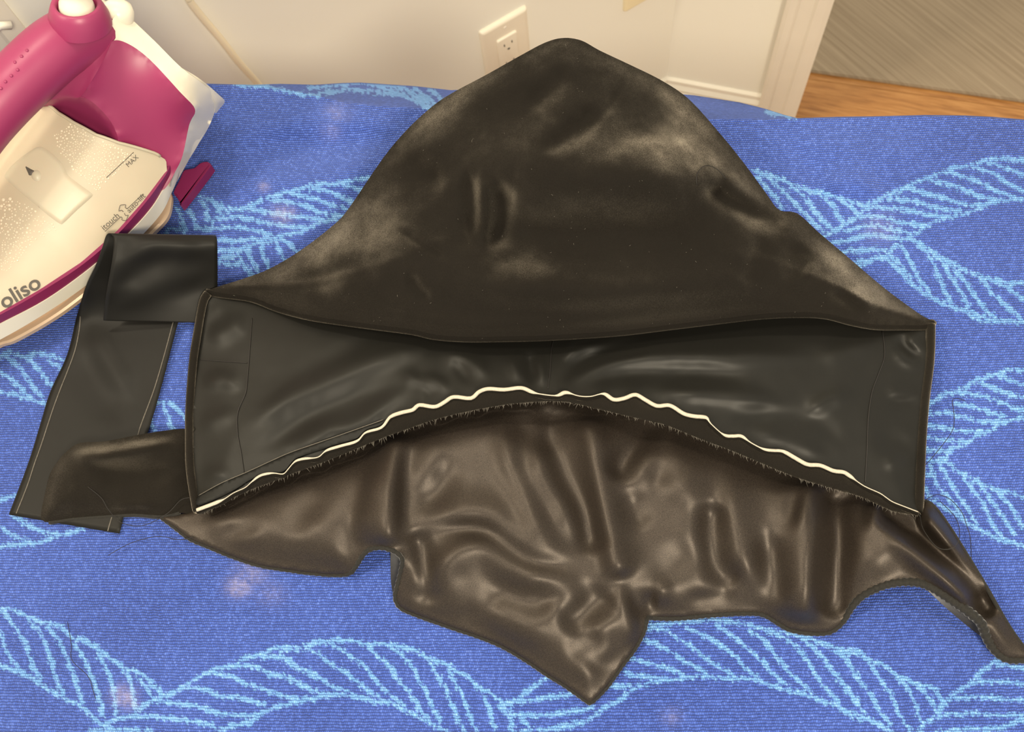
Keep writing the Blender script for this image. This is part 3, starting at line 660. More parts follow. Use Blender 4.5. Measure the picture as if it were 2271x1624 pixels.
# folded velvet edges round the hood opening
def edge_tube(name, pts, r, m, parent=hood, seg=8, n=5, flat=1.0, jitter=0.0, step=5):
    p = resample(smooth_path(pts, n), step); 
    if jitter: p[:, :2] += RNG.normal(0, jitter, p[:, :2].shape)
    return tube(name, P(p[:, 0], p[:, 1], p[:, 2]), r, m, parent, seg, flat)
edge_tube('folded_edge', [(x, y+1, z-.002) for x, y, z in ([SHELL_TOP[-1]]+SHELL_BOT+[SHELL_TOP[0]])], .0026, m_velvet2)
LRIM = [(461, 651, .018), (450, 672, .018), (437, 744, .016), (428, 805, .013), (421, 900, .011), (420, 960, .011), (422, 1038, .011), (434, 1118, .011), (438, 1132, .012)]
RRIM = [(2064, 719, .013), (2062, 796, .012), (2051, 885, .012), (2044, 970, .012), (2040, 1060, .012), (2038, 1112, .012), (2036, 1140, .012)]
edge_tube('folded_edge', LRIM, .0030, m_velvet)
edge_tube('folded_edge', RRIM, .0031, m_velvet)
# inside lining panel
ARC = [(437, 1130), (491, 1109), (518, 1092), (544, 1080), (560, 1066), (579, 1053), (605, 1048), (628, 1050), (640, 1038), (655, 1022), (675, 1016), (705, 1013), (724, 998), (755, 988), (792, 977), (811, 958), (846, 947), (865, 924), (890, 914), (915, 908), (930, 897), (964, 901), (985, 891), (1006, 879), (1044, 882), (1062, 868), (1083, 861), (1118, 863), (1156, 859), (1182, 869), (1207, 874), (1236, 876), (1255, 869), (1284, 877), (1310, 878), (1339, 872), (1361, 885), (1385, 882), (1409, 874), (1432, 886), (1457, 899), (1486, 898), (1516, 916), (1540, 922), (1566, 925), (1576, 938), (1605, 963), (1626, 966), (1644, 966), (1666, 981), (1694, 995), (1715, 998), (1737, 1000), (1766, 1016), (1791, 1029), (1819, 1031), (1848, 1043), (1870, 1046), (1884, 1054), (1915, 1076), (1950, 1092), (1965, 1102), (1980, 1112), (2010, 1124), (2036, 1134)]
arc_z = lambda x: .014+.024*np.clip(1-((np.asarray(x, float)-1230)/820)**2, 0, 1)
ARC3 = [(x, y, float(arc_z(x))) for x, y in ARC]
LIN = [(462, 655, .016), (460, 679, .016), (444, 744, .014), (435, 798, .011), (427, 885, .011), (427, 1000, .011), (434, 1110, .011)]+ARC3+[(2034, 1095, .012), (2043, 959, .0125), (2050, 877, .0125), (2060, 791, .0125), (2060, 727, .0115), (2000, 705, .010), (1830, 668, .009), (1580, 668, .008), (1300, 690, .008), (1080, 700, .008), (850, 680, .008), (620, 650, .008)]
def lining_z(x, y, d):
    e = 1-np.exp(-(d/22)**2)
    z = .006*(1-np.exp(-(d/80)**1.5))
    f = ridges(x, y, [
        ([(540, 960), (640, 880), (760, 825), (880, 775), (1000, 765)], .0090, 30),
        ([(560, 905), (700, 830), (830, 770), (960, 740)], -.004, 30),
        ([(560, 1010), (680, 930), (800, 880), (900, 850)], -.005, 26),
        ([(600, 1005), (720, 955), (800, 940), (880, 880), (930, 850)], .006, 20),
        ([(640, 1010), (700, 985), (760, 970)], .004, 14),
        ([(880, 830), (920, 845), (950, 895)], .005, 14), ([(925, 840), (975, 850), (1000, 885)], .005, 12), ([(900, 850), (945, 870), (965, 900)], -.004, 10),
        ([(960, 770), (1040, 800), (1090, 850)], .006, 20), ([(1000, 790), (1030, 830), (1040, 860)], -.004, 12),
        ([(1130, 780), (1145, 830), (1150, 855)], .005, 12), ([(1170, 770), (1178, 820), (1185, 860)], -.006, 10), ([(1195, 780), (1200, 830), (1205, 865)], .005, 9),
        ([(1235, 860), (1290, 800), (1370, 775), (1480, 765)], -.007, 16), ([(1245, 850), (1310, 820), (1400, 795), (1560, 790), (1700, 790), (1830, 800)], .0075, 26),
        ([(1240, 800), (1290, 770), (1360, 760)], .006, 14),
        ([(1270, 862), (1380, 830), (1500, 825), (1680, 835)], -.006, 26),
        ([(1420, 880), (1520, 872), (1650, 882), (1760, 900)], .0075, 22), ([(1600, 930), (1720, 925), (1820, 940), (1880, 1000)], -.004, 24),
        ([(1780, 930), (1830, 890), (1900, 872)], .005, 18), ([(1640, 950), (1700, 965), (1800, 1000), (1850, 1030)], .004, 16),
        ([(1800, 800), (1900, 775), (1960, 770)], .003, 20),
        ([(1990, 740), (2010, 775), (2050, 795)], -.007, 12), ([(2010, 735), (2030, 765), (2055, 780)], .006, 10), ([(1985, 765), (2010, 800), (2052, 805)], .005, 12),
        ([(1960, 865), (2000, 872), (2040, 870)], .004, 14), ([(1960, 895), (2010, 890), (2045, 885)], -.004, 12), ([(1930, 960), (1990, 985), (2035, 980)], -.003, 22), ([(1960, 1040), (1990, 1020), (2030, 1030)], .004, 16),
        ([(450, 870), (490, 840), (545, 862)], .004, 18), ([(450, 750), (500, 735), (550, 700)], .004, 22), ([(440, 960), (480, 930), (530, 915)], .003, 18), ([(450, 1060), (480, 1050), (520, 1060)], .003, 14),
        ([(448, 700), (470, 690), (480, 670)], .004, 10)])
    f = f*.66+.0007*vnoise(x, y, 60, 31, 3)
    return z+f*e
cloth('hood_lining', LIN, m_lining, hood, step=6.5, zf=lining_z, n=4, floor_z=.006, relax=3)
lin_h = lambda x, y: h_on('hood_lining', x, y)
def on_lining(name, pts, r, m, lift=.0004, seg=6, dash=None):
    p = resample(smooth_path(pts, 5), 4); w = P(p[:, 0], p[:, 1], lin_h(p[:, 0], p[:, 1])+lift)
    return tube(name, w, r, m, hood, seg)
on_lining('seam_stitching', [(559, 706), (554, 771), (548, 847), (544, 874), (527, 916), (527, 962), (535, 1008), (544, 1074)], .00036, m_thread)
on_lining('seam_stitching', [(444, 798), (490, 801), (548, 805)], .00034, m_thread)
on_lining('seam_stitching', [(1957, 734), (1962, 788), (1948, 831), (1934, 870), (1926, 924), (1923, 995), (1919, 1070)], .00036, m_thread)
on_lining('seam_stitching', [(1227, 755), (1223, 776), (1220, 824), (1215, 862)], .00034, m_thread)
# flat facing tape along the neck seam, left half
TAPE = [(440, 1100, 0), (492, 1072, 0), (548, 1048, 0), (600, 1024, 0), (646, 1004, 0), (720, 978, 0), (800, 950, 0), (850, 932, 0), (862, 926, 0), (846, 944, 0), (811, 955, 0), (792, 973, 0), (724, 994, 0), (655, 1018, 0), (628, 1046, 0), (560, 1062, 0), (518, 1088, 0), (443, 1122, 0)]
tz = lin_h([p[0] for p in TAPE], [p[1] for p in TAPE])
TAPE = [(p[0], p[1], float(h)+.0016) for p, h in zip(TAPE, tz)]
cloth('facing_tape', TAPE, m_lining2, hood, step=7, zf=None, n=3, thick=.0006)
on_lining('seam_stitching', [(441, 1099), (492, 1071), (548, 1047), (600, 1023), (646, 1003), (720, 977), (800, 949), (850, 931)], .00030, m_fray, .002)
# seam allowance strip and white piping
LOW = [(445, 1142), (491, 1118), (544, 1092), (600, 1071), (647, 1052), (705, 1031), (762, 1008), (810, 988), (857, 969), (905, 952), (953, 935), (1000, 922), (1060, 909), (1124, 898), (1180, 893), (1230, 891), (1270, 895), (1316, 906), (1380, 921), (1444, 936), (1480, 945), (1551, 974), (1623, 1001), (1694, 1031), (1766, 1060), (1837, 1082), (1909, 1103), (1980, 1135), (2040, 1143)]
LOW3 = [(x, y, float(arc_z(x))+.001) for x, y in LOW]
cloth('seam_allowance', [(x, y, z+.0015) for x, y, z in ARC3]+LOW3[::-1], m_velvet, hood, step=6, n=3, thick=.0012,
      zf=lambda x, y, d: .002*(1-np.exp(-(d/8)**2))+.0006*vnoise(x, y, 14, 41, 2))
# frayed raw edge of the strip
fr_v = []; fr_f = []
pl = resample(smooth_path(LOW3, 4), 3.2)
for x, y, z in pl:
    if RNG.random() < .35: continue
    a = RNG.normal(1.35, .45); L = abs(RNG.normal(7, 3.5)); q = P([x, x+1.3, x+L*math.cos(a)], [y-1, y-1, y+L*math.sin(a)], [z+.0012, z+.0012, z+.0012-.0006*RNG.random()])
    k = len(fr_v); fr_v += [tuple(v) for v in q]; fr_f.append((k, k+1, k+2))
o = from_np('frayed_edge', fr_v, fr_f, m_fray, hood, False); o['kind'] = 'stuff'
wid = lambda x: 1.0
pp = resample(smooth_path([(x, y+1.5, z+.0035) for x, y, z in ARC3], 4), 4)
thin = np.ones(len(pp))
for a, b_, v in ((492, 563, .10), (563, 600, .6), (600, 655, .14), (655, 690, .6), (690, 722, .14), (722, 795, .7), (795, 812, .3), (812, 866, .65), (1186, 1238, .14), (1264, 1336, .12), (1570, 1604, .1), (1604, 1650, .8), (1652, 1690, .16), (1690, 1740, .7), (1892, 2100, .1)):
    k = (pp[:, 0] > a) & (pp[:, 0] < b_); thin[k] = v
ker = np.exp(-np.linspace(-2, 2, 9)**2); ker /= ker.sum(); thin = np.convolve(np.pad(thin, 4, 'edge'), ker, 'valid')
tube('piping_cord', P(pp[:, 0], pp[:, 1], pp[:, 2]), .00110*thin+.0002, m_white_cord, hood, 8)
# dark bight of fabric wrapped against the cord
edge_tube('cord_binding', [(x, y+7, z+.0022) for x, y, z in ARC3], .0014, m_velvet2, jitter=.4)

# ---- brown satin cape lining
HEM = [(357, 1147, .004), (389, 1171, .004), (421, 1195, .004), (465, 1214, .004), (514, 1234, .004), (572, 1253, .004), (631, 1263, .004), (689, 1271, .004), (747, 1275, .005), (776, 1271, .008), (789, 1256, .012), (805, 1231, .018), (822, 1217, .022), (851, 1214, .025), (878, 1224, .026), (892, 1241, .024), (888, 1270, .018), (880, 1305, .012), (877, 1326, .008), (888, 1347, .005), (921, 1363, .004), (1000, 1391, .004), (1068, 1414, .004), (1117, 1435, .004), (1166, 1464, .004), (1215, 1497, .004), (1248, 1517, .004), (1281, 1540, .004), (1303, 1556, .004), (1313, 1556, .004), (1346, 1523, .004), (1378, 1478, .005), (1408, 1438, .006), (1427, 1402, .009), (1434, 1374, .010), (1445, 1369, .006), (1498, 1370, .004), (1576, 1363, .006), (1655, 1359, .007), (1694, 1363, .006), (1725, 1381, .005), (1753, 1396, .004), (1804, 1404, .004), (1843, 1400, .005), (1870, 1377, .008), (1890, 1345, .013), (1917, 1318, .018), (1968, 1296, .024), (2023, 1290, .027), (2063, 1300, .027), (2106, 1326, .026), (2149, 1357, .023), (2176, 1382, .018), (2188, 1413, .011), (2208, 1443, .006), (2235, 1461, .004), (2275, 1461, .004), (2310, 1452, .004)]
FLAP = [(2290, 1455, .004), (2271, 1436, .006), (2235, 1385, .010), (2188, 1303, .014), (2145, 1232, .016), (2106, 1170, .016), (2072, 1124, .014), (2049, 1112, .010), (2034, 1126, .008)]
UP = [(2000, 1122, .006), (1909, 1088, .007), (1837, 1066, .008), (1766, 1044, .009), (1694, 1014, .010), (1623, 986, .011), (1551, 960, .011), (1480, 930, .012), (1380, 906, .012), (1316, 894, .012), (1230, 880, .012), (1124, 886, .012), (1000, 908, .012), (953, 920, .011), (857, 955, .010), (762, 993, .009), (647, 1038, .007), (544, 1080, .006), (440, 1128, .004), (400, 1140, .003)]
UP = [UP[0]]+[(x, y-22, z) for x, y, z in UP[1:-2]]+UP[-2:]
def satin_z(x, y, d):
    e = 1-np.exp(-(d/14)**2)
    du, _ = seg_dist(x, y, UP)
    z = .014*(1-np.exp(-(d/50)**1.5))*(1-.75*np.exp(-(du/70)**2))
    f = ridges(x, y, [
        # left panel
        ([(880, 960), (868, 1050), (860, 1130), (855, 1215)], .020, (30, 40), .05), ([(815, 1050), (790, 1130), (770, 1210), (755, 1260)], -.005, 34),
        ([(905, 960), (898, 1080), (900, 1200)], -.007, 16), ([(840, 1020), (815, 1130), (800, 1220)], .008, 22),
        ([(690, 1190), (660, 1150), (700, 1120), (730, 1100)], -.005, 30), ([(450, 1170), (490, 1150), (540, 1155)], .004, 18), ([(480, 1190), (530, 1172), (590, 1172)], -.004, 16), ([(500, 1215), (560, 1195), (600, 1180)], .003, 16),
        # long folds from the neck
        ([(1090, 915), (1130, 1020), (1170, 1110), (1215, 1200), (1264, 1240)], .010, (44, 24)), ([(1130, 960), (1175, 1050), (1215, 1130), (1250, 1200)], -.006, 26),
        ([(1186, 930), (1200, 1040), (1240, 1110), (1270, 1170), (1285, 1240)], .010, (34, 24)), ([(1150, 900), (1165, 960), (1215, 990), (1245, 1000)], -.007, 30),
        ([(1222, 895), (1225, 960), (1250, 1060), (1290, 1130), (1320, 1230)], -.012, 34, .08),
        ([(1300, 920), (1320, 1010), (1335, 1100), (1352, 1190), (1378, 1285)], .016, (34, 26), .06),
        ([(1000, 1000), (985, 1060), (950, 1110), (920, 1150)], -.006, 30), ([(960, 940), (950, 1030), (930, 1100)], .005, 36),
        # crosswise folds
        ([(915, 1165), (960, 1150), (1036, 1138), (1095, 1150), (1150, 1197), (1199, 1226), (1290, 1236)], .011, (50, 28)),
        ([(925, 1180), (1000, 1172), (1070, 1178), (1140, 1225), (1200, 1252), (1290, 1258)], -.008, 22),
        ([(955, 1330), (985, 1250), (1042, 1212), (1088, 1214), (1150, 1259), (1199, 1278), (1300, 1285)], .013, (26, 46)),
        ([(920, 1180), (935, 1240), (945, 1310), (945, 1345)], -.013, 28, .1), ([(905, 1170), (912, 1240), (935, 1330)], .007, 18),
        ([(1060, 1270), (1120, 1310), (1180, 1330), (1270, 1330)], -.009, 36), ([(1060, 1350), (1180, 1400), (1210, 1450)], .006, 44),
        ([(1240, 1395), (1300, 1350), (1356, 1305)], -.011, 34, .25), ([(1190, 1370), (1240, 1345), (1300, 1300)], .005, 30),
        ([(1378, 1285), (1380, 1330), (1395, 1370), (1400, 1410), (1380, 1450)], .010, 20), ([(1400, 1300), (1412, 1340), (1425, 1370)], -.006, 16),
        ([(1300, 1420), (1340, 1390), (1390, 1365)], .005, 24), ([(1260, 1470), (1300, 1430), (1350, 1410)], -.006, 30), ([(1285, 1490), (1310, 1470), (1340, 1480), (1360, 1440)], -.005, 18),
        ([(1020, 1380), (1040, 1360), (1060, 1350)], -.003, 12), ([(900, 1330), (915, 1315), (930, 1320)], -.003, 10),
        # right panel
        ([(1360, 1060), (1400, 1000), (1440, 950), (1470, 940)], -.013, (26, 36), .1), ([(1370, 1090), (1440, 1010), (1480, 970)], .008, (26, 36)),
        ([(1400, 1080), (1408, 1130), (1430, 1180)], -.006, 26), ([(1455, 960), (1460, 1030), (1450, 1090)], -.005, 24), ([(1490, 960), (1500, 1060), (1470, 1130)], .006, 40),
        ([(1580, 1110), (1572, 1190), (1590, 1260), (1640, 1300)], -.012, 28, .12), ([(1540, 1000), (1535, 1100), (1545, 1200), (1550, 1290)], .006, 36), ([(1610, 1030), (1625, 1130), (1650, 1240), (1690, 1320)], .010, (40, 28)),
        ([(1520, 1330), (1580, 1324), (1640, 1322)], -.006, 9, .2), ([(1440, 1300), (1500, 1250), (1540, 1190)], -.005, 36), ([(1450, 1350), (1470, 1310), (1490, 1290)], .006, 16),
        ([(1700, 1160), (1712, 1260), (1735, 1350)], -.010, 32), ([(1775, 1060), (1760, 1120), (1750, 1180)], -.007, 14), ([(1800, 1080), (1775, 1160), (1770, 1190)], .005, 14),
        ([(1796, 1060), (1802, 1150), (1795, 1260), (1790, 1380)], .016, (18, 64), .06),
        ([(1846, 1085), (1856, 1180), (1850, 1290), (1842, 1370)], -.022, (34, 26), .06),
        ([(1880, 1090), (1925, 1190), (1970, 1260), (2010, 1285)], .008, 44),
        ([(1930, 1115), (2000, 1180), (2050, 1220), (2110, 1280), (2165, 1350)], .036, 36, .1),
        ([(1950, 1120), (2010, 1163), (2060, 1205), (2120, 1262), (2175, 1330), (2200, 1370)], -.075, 22, .06),
        ([(2044, 1130), (2094, 1200), (2144, 1280), (2204, 1370)], .032, 30, .1), ([(1444, 1310), (1443, 1345), (1439, 1368)], -.014, 10, .2), ([(2060, 1150), (2085, 1185), (2100, 1200)], -.005, 12), ([(2180, 1350), (2220, 1420), (2250, 1440)], .004, 12)])
    f *= .62
    # hem puckers
    f += .0016*vnoise(x, y, 22, 51, 2)*np.exp(-(d/26)**2)+.0022*vnoise(x, y, 120, 61, 3)
    return z+f*e
cloth('cape_lining', HEM+FLAP+UP, m_satin, hood, step=6.0, zf=satin_z, n=4, floor_z=.0045, relax=9)
# velvet outside of the cape, under the lifted hem; hem black imitates deep shadow
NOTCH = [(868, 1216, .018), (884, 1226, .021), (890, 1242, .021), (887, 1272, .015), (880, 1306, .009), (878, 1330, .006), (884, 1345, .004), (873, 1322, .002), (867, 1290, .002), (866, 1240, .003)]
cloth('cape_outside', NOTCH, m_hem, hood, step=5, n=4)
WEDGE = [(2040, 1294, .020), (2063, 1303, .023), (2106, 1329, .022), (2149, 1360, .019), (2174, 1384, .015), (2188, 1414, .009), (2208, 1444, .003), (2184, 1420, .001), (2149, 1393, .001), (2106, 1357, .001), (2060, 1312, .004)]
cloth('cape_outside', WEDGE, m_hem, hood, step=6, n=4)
# overlocked hem
hm = resample(smooth_path([(x, y+1, max(z-.0008, .0016)) for x, y, z in HEM], 5), 4)
rr = np.interp(hm[:, 0], [350, 760, 790, 860, 900, 1420, 1450, 1860, 1900, 2000, 2100, 2200, 2320], [.0013, .0013, .0016, .0018, .0014, .0014, .0019, .0016, .0022, .0024, .0032, .0028, .002])
rr = rr*(1+.14*np.sin(np.arange(len(rr))*1.9))
tube('overlocked_hem', P(hm[:, 0], hm[:, 1], hm[:, 2]), rr, m_hem, hood, 8)
fl_ = resample(smooth_path([(x, y, max(z-.001, .0012)) for x, y, z in FLAP], 5), 5)
tube('overlocked_hem', P(fl_[:, 0], fl_[:, 1], fl_[:, 2]), .0012, m_hem, hood, 8)
# ---- velvet flap showing at the left
FL = [(176, 983, .016), (233, 979, .018), (299, 966, .018), (360, 956, .014), (412, 951, .007), (436, 962, .0035), (446, 1060, .003), (446, 1122, .003), (425, 1140, .0035), (399, 1138, .005), (359, 1146, .005), (299, 1142, .005), (233, 1146, .005), (166, 1151, .005), (110, 1159, .005), (92, 1152, .005), (92, 1132, .006), (100, 1093, .008), (110, 1053, .010), (126, 1026, .012), (146, 1003, .014)]
def flap_z(x, y, d):
    e = 1-np.exp(-(d/20)**2)
    return .008*(1-np.exp(-(d/30)**1.4))*np.clip((440-x)/60, .15, 1)+e*np.clip((440-x)/60, .1, 1)*(ridges(x, y, [([(180, 1030), (260, 1050), (350, 1050), (420, 1030)], -.006, 26), ([(150, 1010), (250, 1005), (400, 975)], .006, 20), ([(230, 1130), (300, 1120), (360, 1125)], .004, 10)])+.0015*vnoise(x, y, 60, 71, 3))
cfo = cloth('cape_front', FL, m_velvet, hood, step=7, zf=flap_z, n=4, skirt=lambda x, y: y < 1130 and x < 430)
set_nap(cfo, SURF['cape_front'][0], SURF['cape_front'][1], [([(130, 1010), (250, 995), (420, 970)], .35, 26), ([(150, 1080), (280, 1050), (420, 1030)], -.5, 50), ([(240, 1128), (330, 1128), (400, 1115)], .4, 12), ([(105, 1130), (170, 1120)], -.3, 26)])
edge_tube('overlocked_hem', [(x, y, z-.001) for x, y, z in FL[9:15]], .0016, m_hem)

# ================================================================== BLACK FABRIC STRIP
strip = empty('fabric_strip', P(230, 850, 0), 'long black fabric strip with pale chalk lines, folded over beside the iron', 'fabric')
rows = [((20, 1142, .0045), (265, 1184, .0045)), ((64, 1025, .0045), (300, 1040, .0045)), ((91, 937, .005), (334, 940, .005)), ((112, 869, .006), (358, 857, .005)), ((149, 788, .007), (378, 780, .006)), ((171, 700, .010), (396, 710, .007)), ((191, 634, .033), (416, 640, .009)), ((212, 590, .047), (440, 590, .014)), ((226, 552, .057), (462, 555, .022)),
        ((235, 524, .062), (476, 527, .034)), ((243, 518.5, .0635), (478, 523, .040)), ((251, 524, .064), (481, 530, .043)), ((252, 545, .062), (482, 548, .042)), ((247, 590, .056), (482.5, 590, .028)), ((238, 640, .044), (482, 640, .0135)), ((232, 680, .030), (478, 685, .0095)), ((229, 711, .020), (462, 716, .0085))]
RL = smooth_path([r[0] for r in rows], 7); RR_ = smooth_path([r[1] for r in rows], 7)
nv = 26; SV = []; nrw = len(RL)
vv = np.linspace(0, 1, nv)
gxs = RL[:, None, :]*(1-vv[None, :, None])+RR_[:, None, :]*vv[None, :, None]
lower = np.arange(nrw) < 62
zz = gxs[..., 2].copy()
fx_, fy_ = gxs[..., 0], gxs[..., 1]
zz += np.where(lower[:, None], ridges(fx_, fy_, [([(200, 690), (240, 790), (310, 900)], .003, 26), ([(170, 760), (210, 860), (280, 960)], -.0016, 30), ([(250, 1000), (200, 1040), (150, 1120)], .0015, 30)]), ridges(fx_, fy_, [([(260, 590), (340, 545), (470, 560)], .0025, 22), ([(250, 640), (330, 590), (400, 570)], -.002, 24), ([(240, 690), (340, 640), (470, 600)], .002, 26)]))
SP = P(fx_, fy_, zz)
SVv = SP.reshape(-1, 3); ii = np.arange(nrw*nv).reshape(nrw, nv)
SF = np.stack([ii[:-1, :-1], ii[:-1, 1:], ii[1:, 1:], ii[1:, :-1]], -1).reshape(-1, 4)
st = from_np('strip', SVv, SF, m_strip, strip)
s_ = st.modifiers.new('thickness', 'SOLIDIFY'); s_.thickness = .0007; s_.offset = 0
def strip_line(pts):
    p = resample(smooth_path(pts, 5), 6)
    # sit on the lower layer: nearest grid vertex height
    g = gxs[:60].reshape(-1, 3); gz = zz[:60].ravel()
    D = np.hypot(p[:, None, 0]-g[None, :, 0], p[:, None, 1]-g[None, :, 1]); k = np.argsort(D, 1)[:, :4]; w = 1/(np.take_along_axis(D, k, 1)+.5)
    h = (gz[k]*w).sum(1)/w.sum(1); return tube('chalk_line', P(p[:, 0], p[:, 1], h+.0005), .00042, m_chalk, strip, 6, .6)
strip_line([(178, 702), (176, 730), (166, 778), (149, 825), (135, 860), (119, 903), (105, 945), (91, 988), (76, 1030), (61, 1076), (36, 1139)])
strip_line([(384, 714), (367, 778), (342, 863), (312, 944), (303, 975), (249, 1144), (239, 1178)])
# frayed warp threads standing in the fold
fv = []; ff = []
for k in range(46):
    t = RNG.random(); y0 = 540+t*115; xl = 236-t*22+RNG.normal(0, 3); L = 8+RNG.random()*16
    q = P([xl, xl+1.2, xl+L], [y0, y0+1, y0+RNG.normal(0, 3)], [.030-.012*t]*3); a = len(fv); fv += [tuple(v) for v in q]; ff.append((a, a+1, a+2))
o = from_np('frayed_edge', fv, ff, m_fray, strip, False); o['kind'] = 'stuff'

# ================================================================== LOOSE THREADS
def thread(pts, label, r=.00022, m=m_thread, group=None):
    p = resample(smooth_path(pts, 6), 5)
    return tag(tube('loose_thread', P(p[:, 0], p[:, 1], p[:, 2]), r, m, None, 5), label, 'thread')
thread([(2052, 1032, .009), (2080, 1000, .008), (2112, 955, .007), (2116, 920, .007), (2112, 890, .008), (2120, 884, .008), (2140, 888, .007)], 'black thread curling up from the right edge of the hood on the towel')
thread([(2048, 1112, .016), (2075, 1098, .012), (2105, 1106, .010), (2132, 1135, .009), (2142, 1160, .007), (2152, 1195, .007), (2154, 1240, .007)], 'black thread trailing on the towel right of the cape corner')
thread([(2040, 1140, .016), (2048, 1175, .022), (2080, 1215, .026), (2115, 1215, .027), (2128, 1190, .026), (2120, 1150, .022), (2085, 1112, .016)], 'looped black thread lying over the right flap of satin')
thread([(240, 1232, .006), (290, 1205, .006), (350, 1190, .006), (395, 1197, .006), (430, 1192, .007)], 'black thread on the towel left of the satin hem')
thread([(150, 1380, .006), (158, 1430, .006), (160, 1465, .006), (195, 1500, .006), (206, 1530, .006), (212, 1550, .006)], 'black thread lying on the woven leaf at lower left')
thread([(195, 1080, .017), (225, 1105, .017), (240, 1130, .015), (270, 1160, .007), (320, 1165, .006), (370, 1140, .009), (400, 1110, .012), (420, 1104, .014)], 'fine thread crossing the small velvet flap at left')
thread([(182, 534, .03), (200, 540, .036), (222, 534, .04), (236, 521, .043)], 'short black thread sticking out from the top of the folded strip')
sp = [(1545, 410), (1546, 385), (1565, 367), (1590, 375), (1610, 397)]
thread([(x, y, float(h)+.0004) for (x, y), h in zip(sp, h_on('hood_shell', [p[0] for p in sp], [p[1] for p in sp]))], 'short curved black thread lying on the velvet hood at right', .0002)

# ================================================================== STEAM IRON
IC = np.array([-.3307, .3947]); ID = np.array([-.60494511, -.79626718]); IO = np.array([.79626718, -.60494511])
def IL(s, t, z):
    s, t, z = np.broadcast_arrays(np.asarray(s, float), np.asarray(t, float), np.asarray(z, float))
    return np.stack([IC[0]+s*ID[0]+t*IO[0], IC[1]+s*ID[1]+t*IO[1], TOP+z], -1)
iron = empty('steam_iron', IL(.06, 0, 0), 'magenta and white steam iron with frosted water tank at left on the towel', 'iron')
def mirrored(o, name=None):
    """the far side of the iron: the same part reflected in the iron's centre plane"""
    me = o.data.copy(); n = len(me.vertices); co = np.empty(n*3); me.vertices.foreach_get('co', co); co = co.reshape(-1, 3)
    q = co[:, :2]-IC; t = q@IO; co[:, :2] -= 2*t[:, None]*IO[None, :]
    me.vertices.foreach_set('co', co.ravel()); me.flip_normals(); me.update()
    c = o.copy(); c.data = me; C.objects.link(c); return c
def outline_at(prof, n=10):
    """closed ring from a half outline (s, t)"""
    h = smooth_path(prof, n); r = np.vstack([h, h[-2:0:-1]*[1, -1]]); return r
def ring_loft(name, rings, m, cap=(True, True), parent=iron, smooth=True):
    V = []; Fc = []; k = len(rings[0][0])
    for r, z in rings: V += [tuple(v) for v in IL(r[:, 0], r[:, 1], z)]
    for i in range(len(rings)-1):
        for j in range(k):
            a = i*k+j; b_ = i*k+(j+1) % k; Fc.append((a, b_, b_+k, a+k))
    if cap[0]: Fc.append(tuple(range(k))[::-1])
    if cap[1]: Fc.append(tuple(range((len(rings)-1)*k, len(rings)*k)))
    o = from_np(name, V, Fc, m, parent, False)
    bm = bmesh.new(); bm.from_mesh(o.data); bmesh.ops.recalc_face_normals(bm, faces=bm.faces); bm.to_mesh(o.data); bm.free()
    if smooth: o.data.shade_smooth(); o.data.set_sharp_from_angle(angle=math.radians(40))
    return o
SOLE = [(.2045, 0), (.2, .008), (.19, .017), (.172, .026), (.154, .034), (.145, .040), (.122, .049), (.099, .055), (.06, .0615), (.03, .0625), (.015, .0625), (.005, .0575), (-.002, .05), (-.006, .035), (-.007, 0)]
so = outline_at(SOLE); inset = lambda r, d: np.stack([r[:, 0]-np.sign(r[:, 0]-.09)*d*np.clip(np.abs(r[:, 0]-.09)/.1, 0, 1), r[:, 1]*(1-d/.06)], 1)
ring_loft('soleplate', [(inset(so, .002), .0158), (so, .0172), (so, .0205), (inset(so, .0015), .0218)], m_sole)
ring_loft('heat_shield', [(inset(so, .006), .0215), (inset(so, .006), .030)], m_sole)
SK0 = [(.2035, 0), (.197, .010), (.178, .023), (.151, .036), (.12, .0475), (.089, .056), (.06, .0605), (.034, .062), (.014, .061), (-.001, .056), (-.018, .05), (-.04, .045), (-.055, .04), (-.07, .032), (-.078, .018), (-.079, 0)]
SK1 = [(.200, 0), (.193, .011), (.172, .0255), (.141, .039), (.110, .052), (.074, .0605), (.042, .0635), (.018, .063), (.0, .059), (-.013, .057), (-.03, .052), (-.045, .046), (-.055, .04), (-.066, .03), (-.072, .018), (-.073, 0)]
SK2 = [(.197, 0), (.19, .011), (.168, .026), (.137, .040), (.108, .051), (.077, .060), (.046, .0635), (.020, .0625), (.004, .0605), (-.008, .058), (-.02, .052), (-.03, .046), (-.04, .04), (-.05, .03), (-.055, .018), (-.056, 0)]
ring_loft('skirt', [(inset(outline_at(SK0), .002), .0262), (outline_at(SK0), .0275), (outline_at(SK1), .042)], m_iwhite, (True, True))
ring_loft('accent_band', [(inset(outline_at(SK1), .0006), .0421), (outline_at(SK2), .0505)], m_magd, (True, True))
# water tank dome
sv = np.array([.197, .19, .168, .137, .108, .077, .046, .02, .004, -.008, -.016, -.03]); wv = np.array([.004, .0105, .0255, .0395, .0505, .0595, .063, .062, .060, .0585, .056, .05])
wt = lambda s: np.interp(s, sv[::-1], wv[::-1])
zt = lambda s: np.interp(s, [-.02, .01, .05, .1, .15, .19, .2], [.096, .095, .089, .079, .067, .054, .051])
NU, NVv = 61, 60; u = np.sin(np.linspace(-1, 1, NU)*math.pi/2); s0 = np.interp(np.abs(u), [0, .22, .45, .63, .88, .96, 1], [.012, .011, .008, .002, -.0105, -.0125, -.007])
vg = np.linspace(0, 1, NVv)**1.0
S_ = s0[:, None]+(.196-s0[:, None])*vg[None, :]; T_ = u[:, None]*wt(S_)*.985
Z_ = .0495+(zt(S_)-.0495)*np.clip(1-np.abs(u[:, None])**2.3, 0, 1)
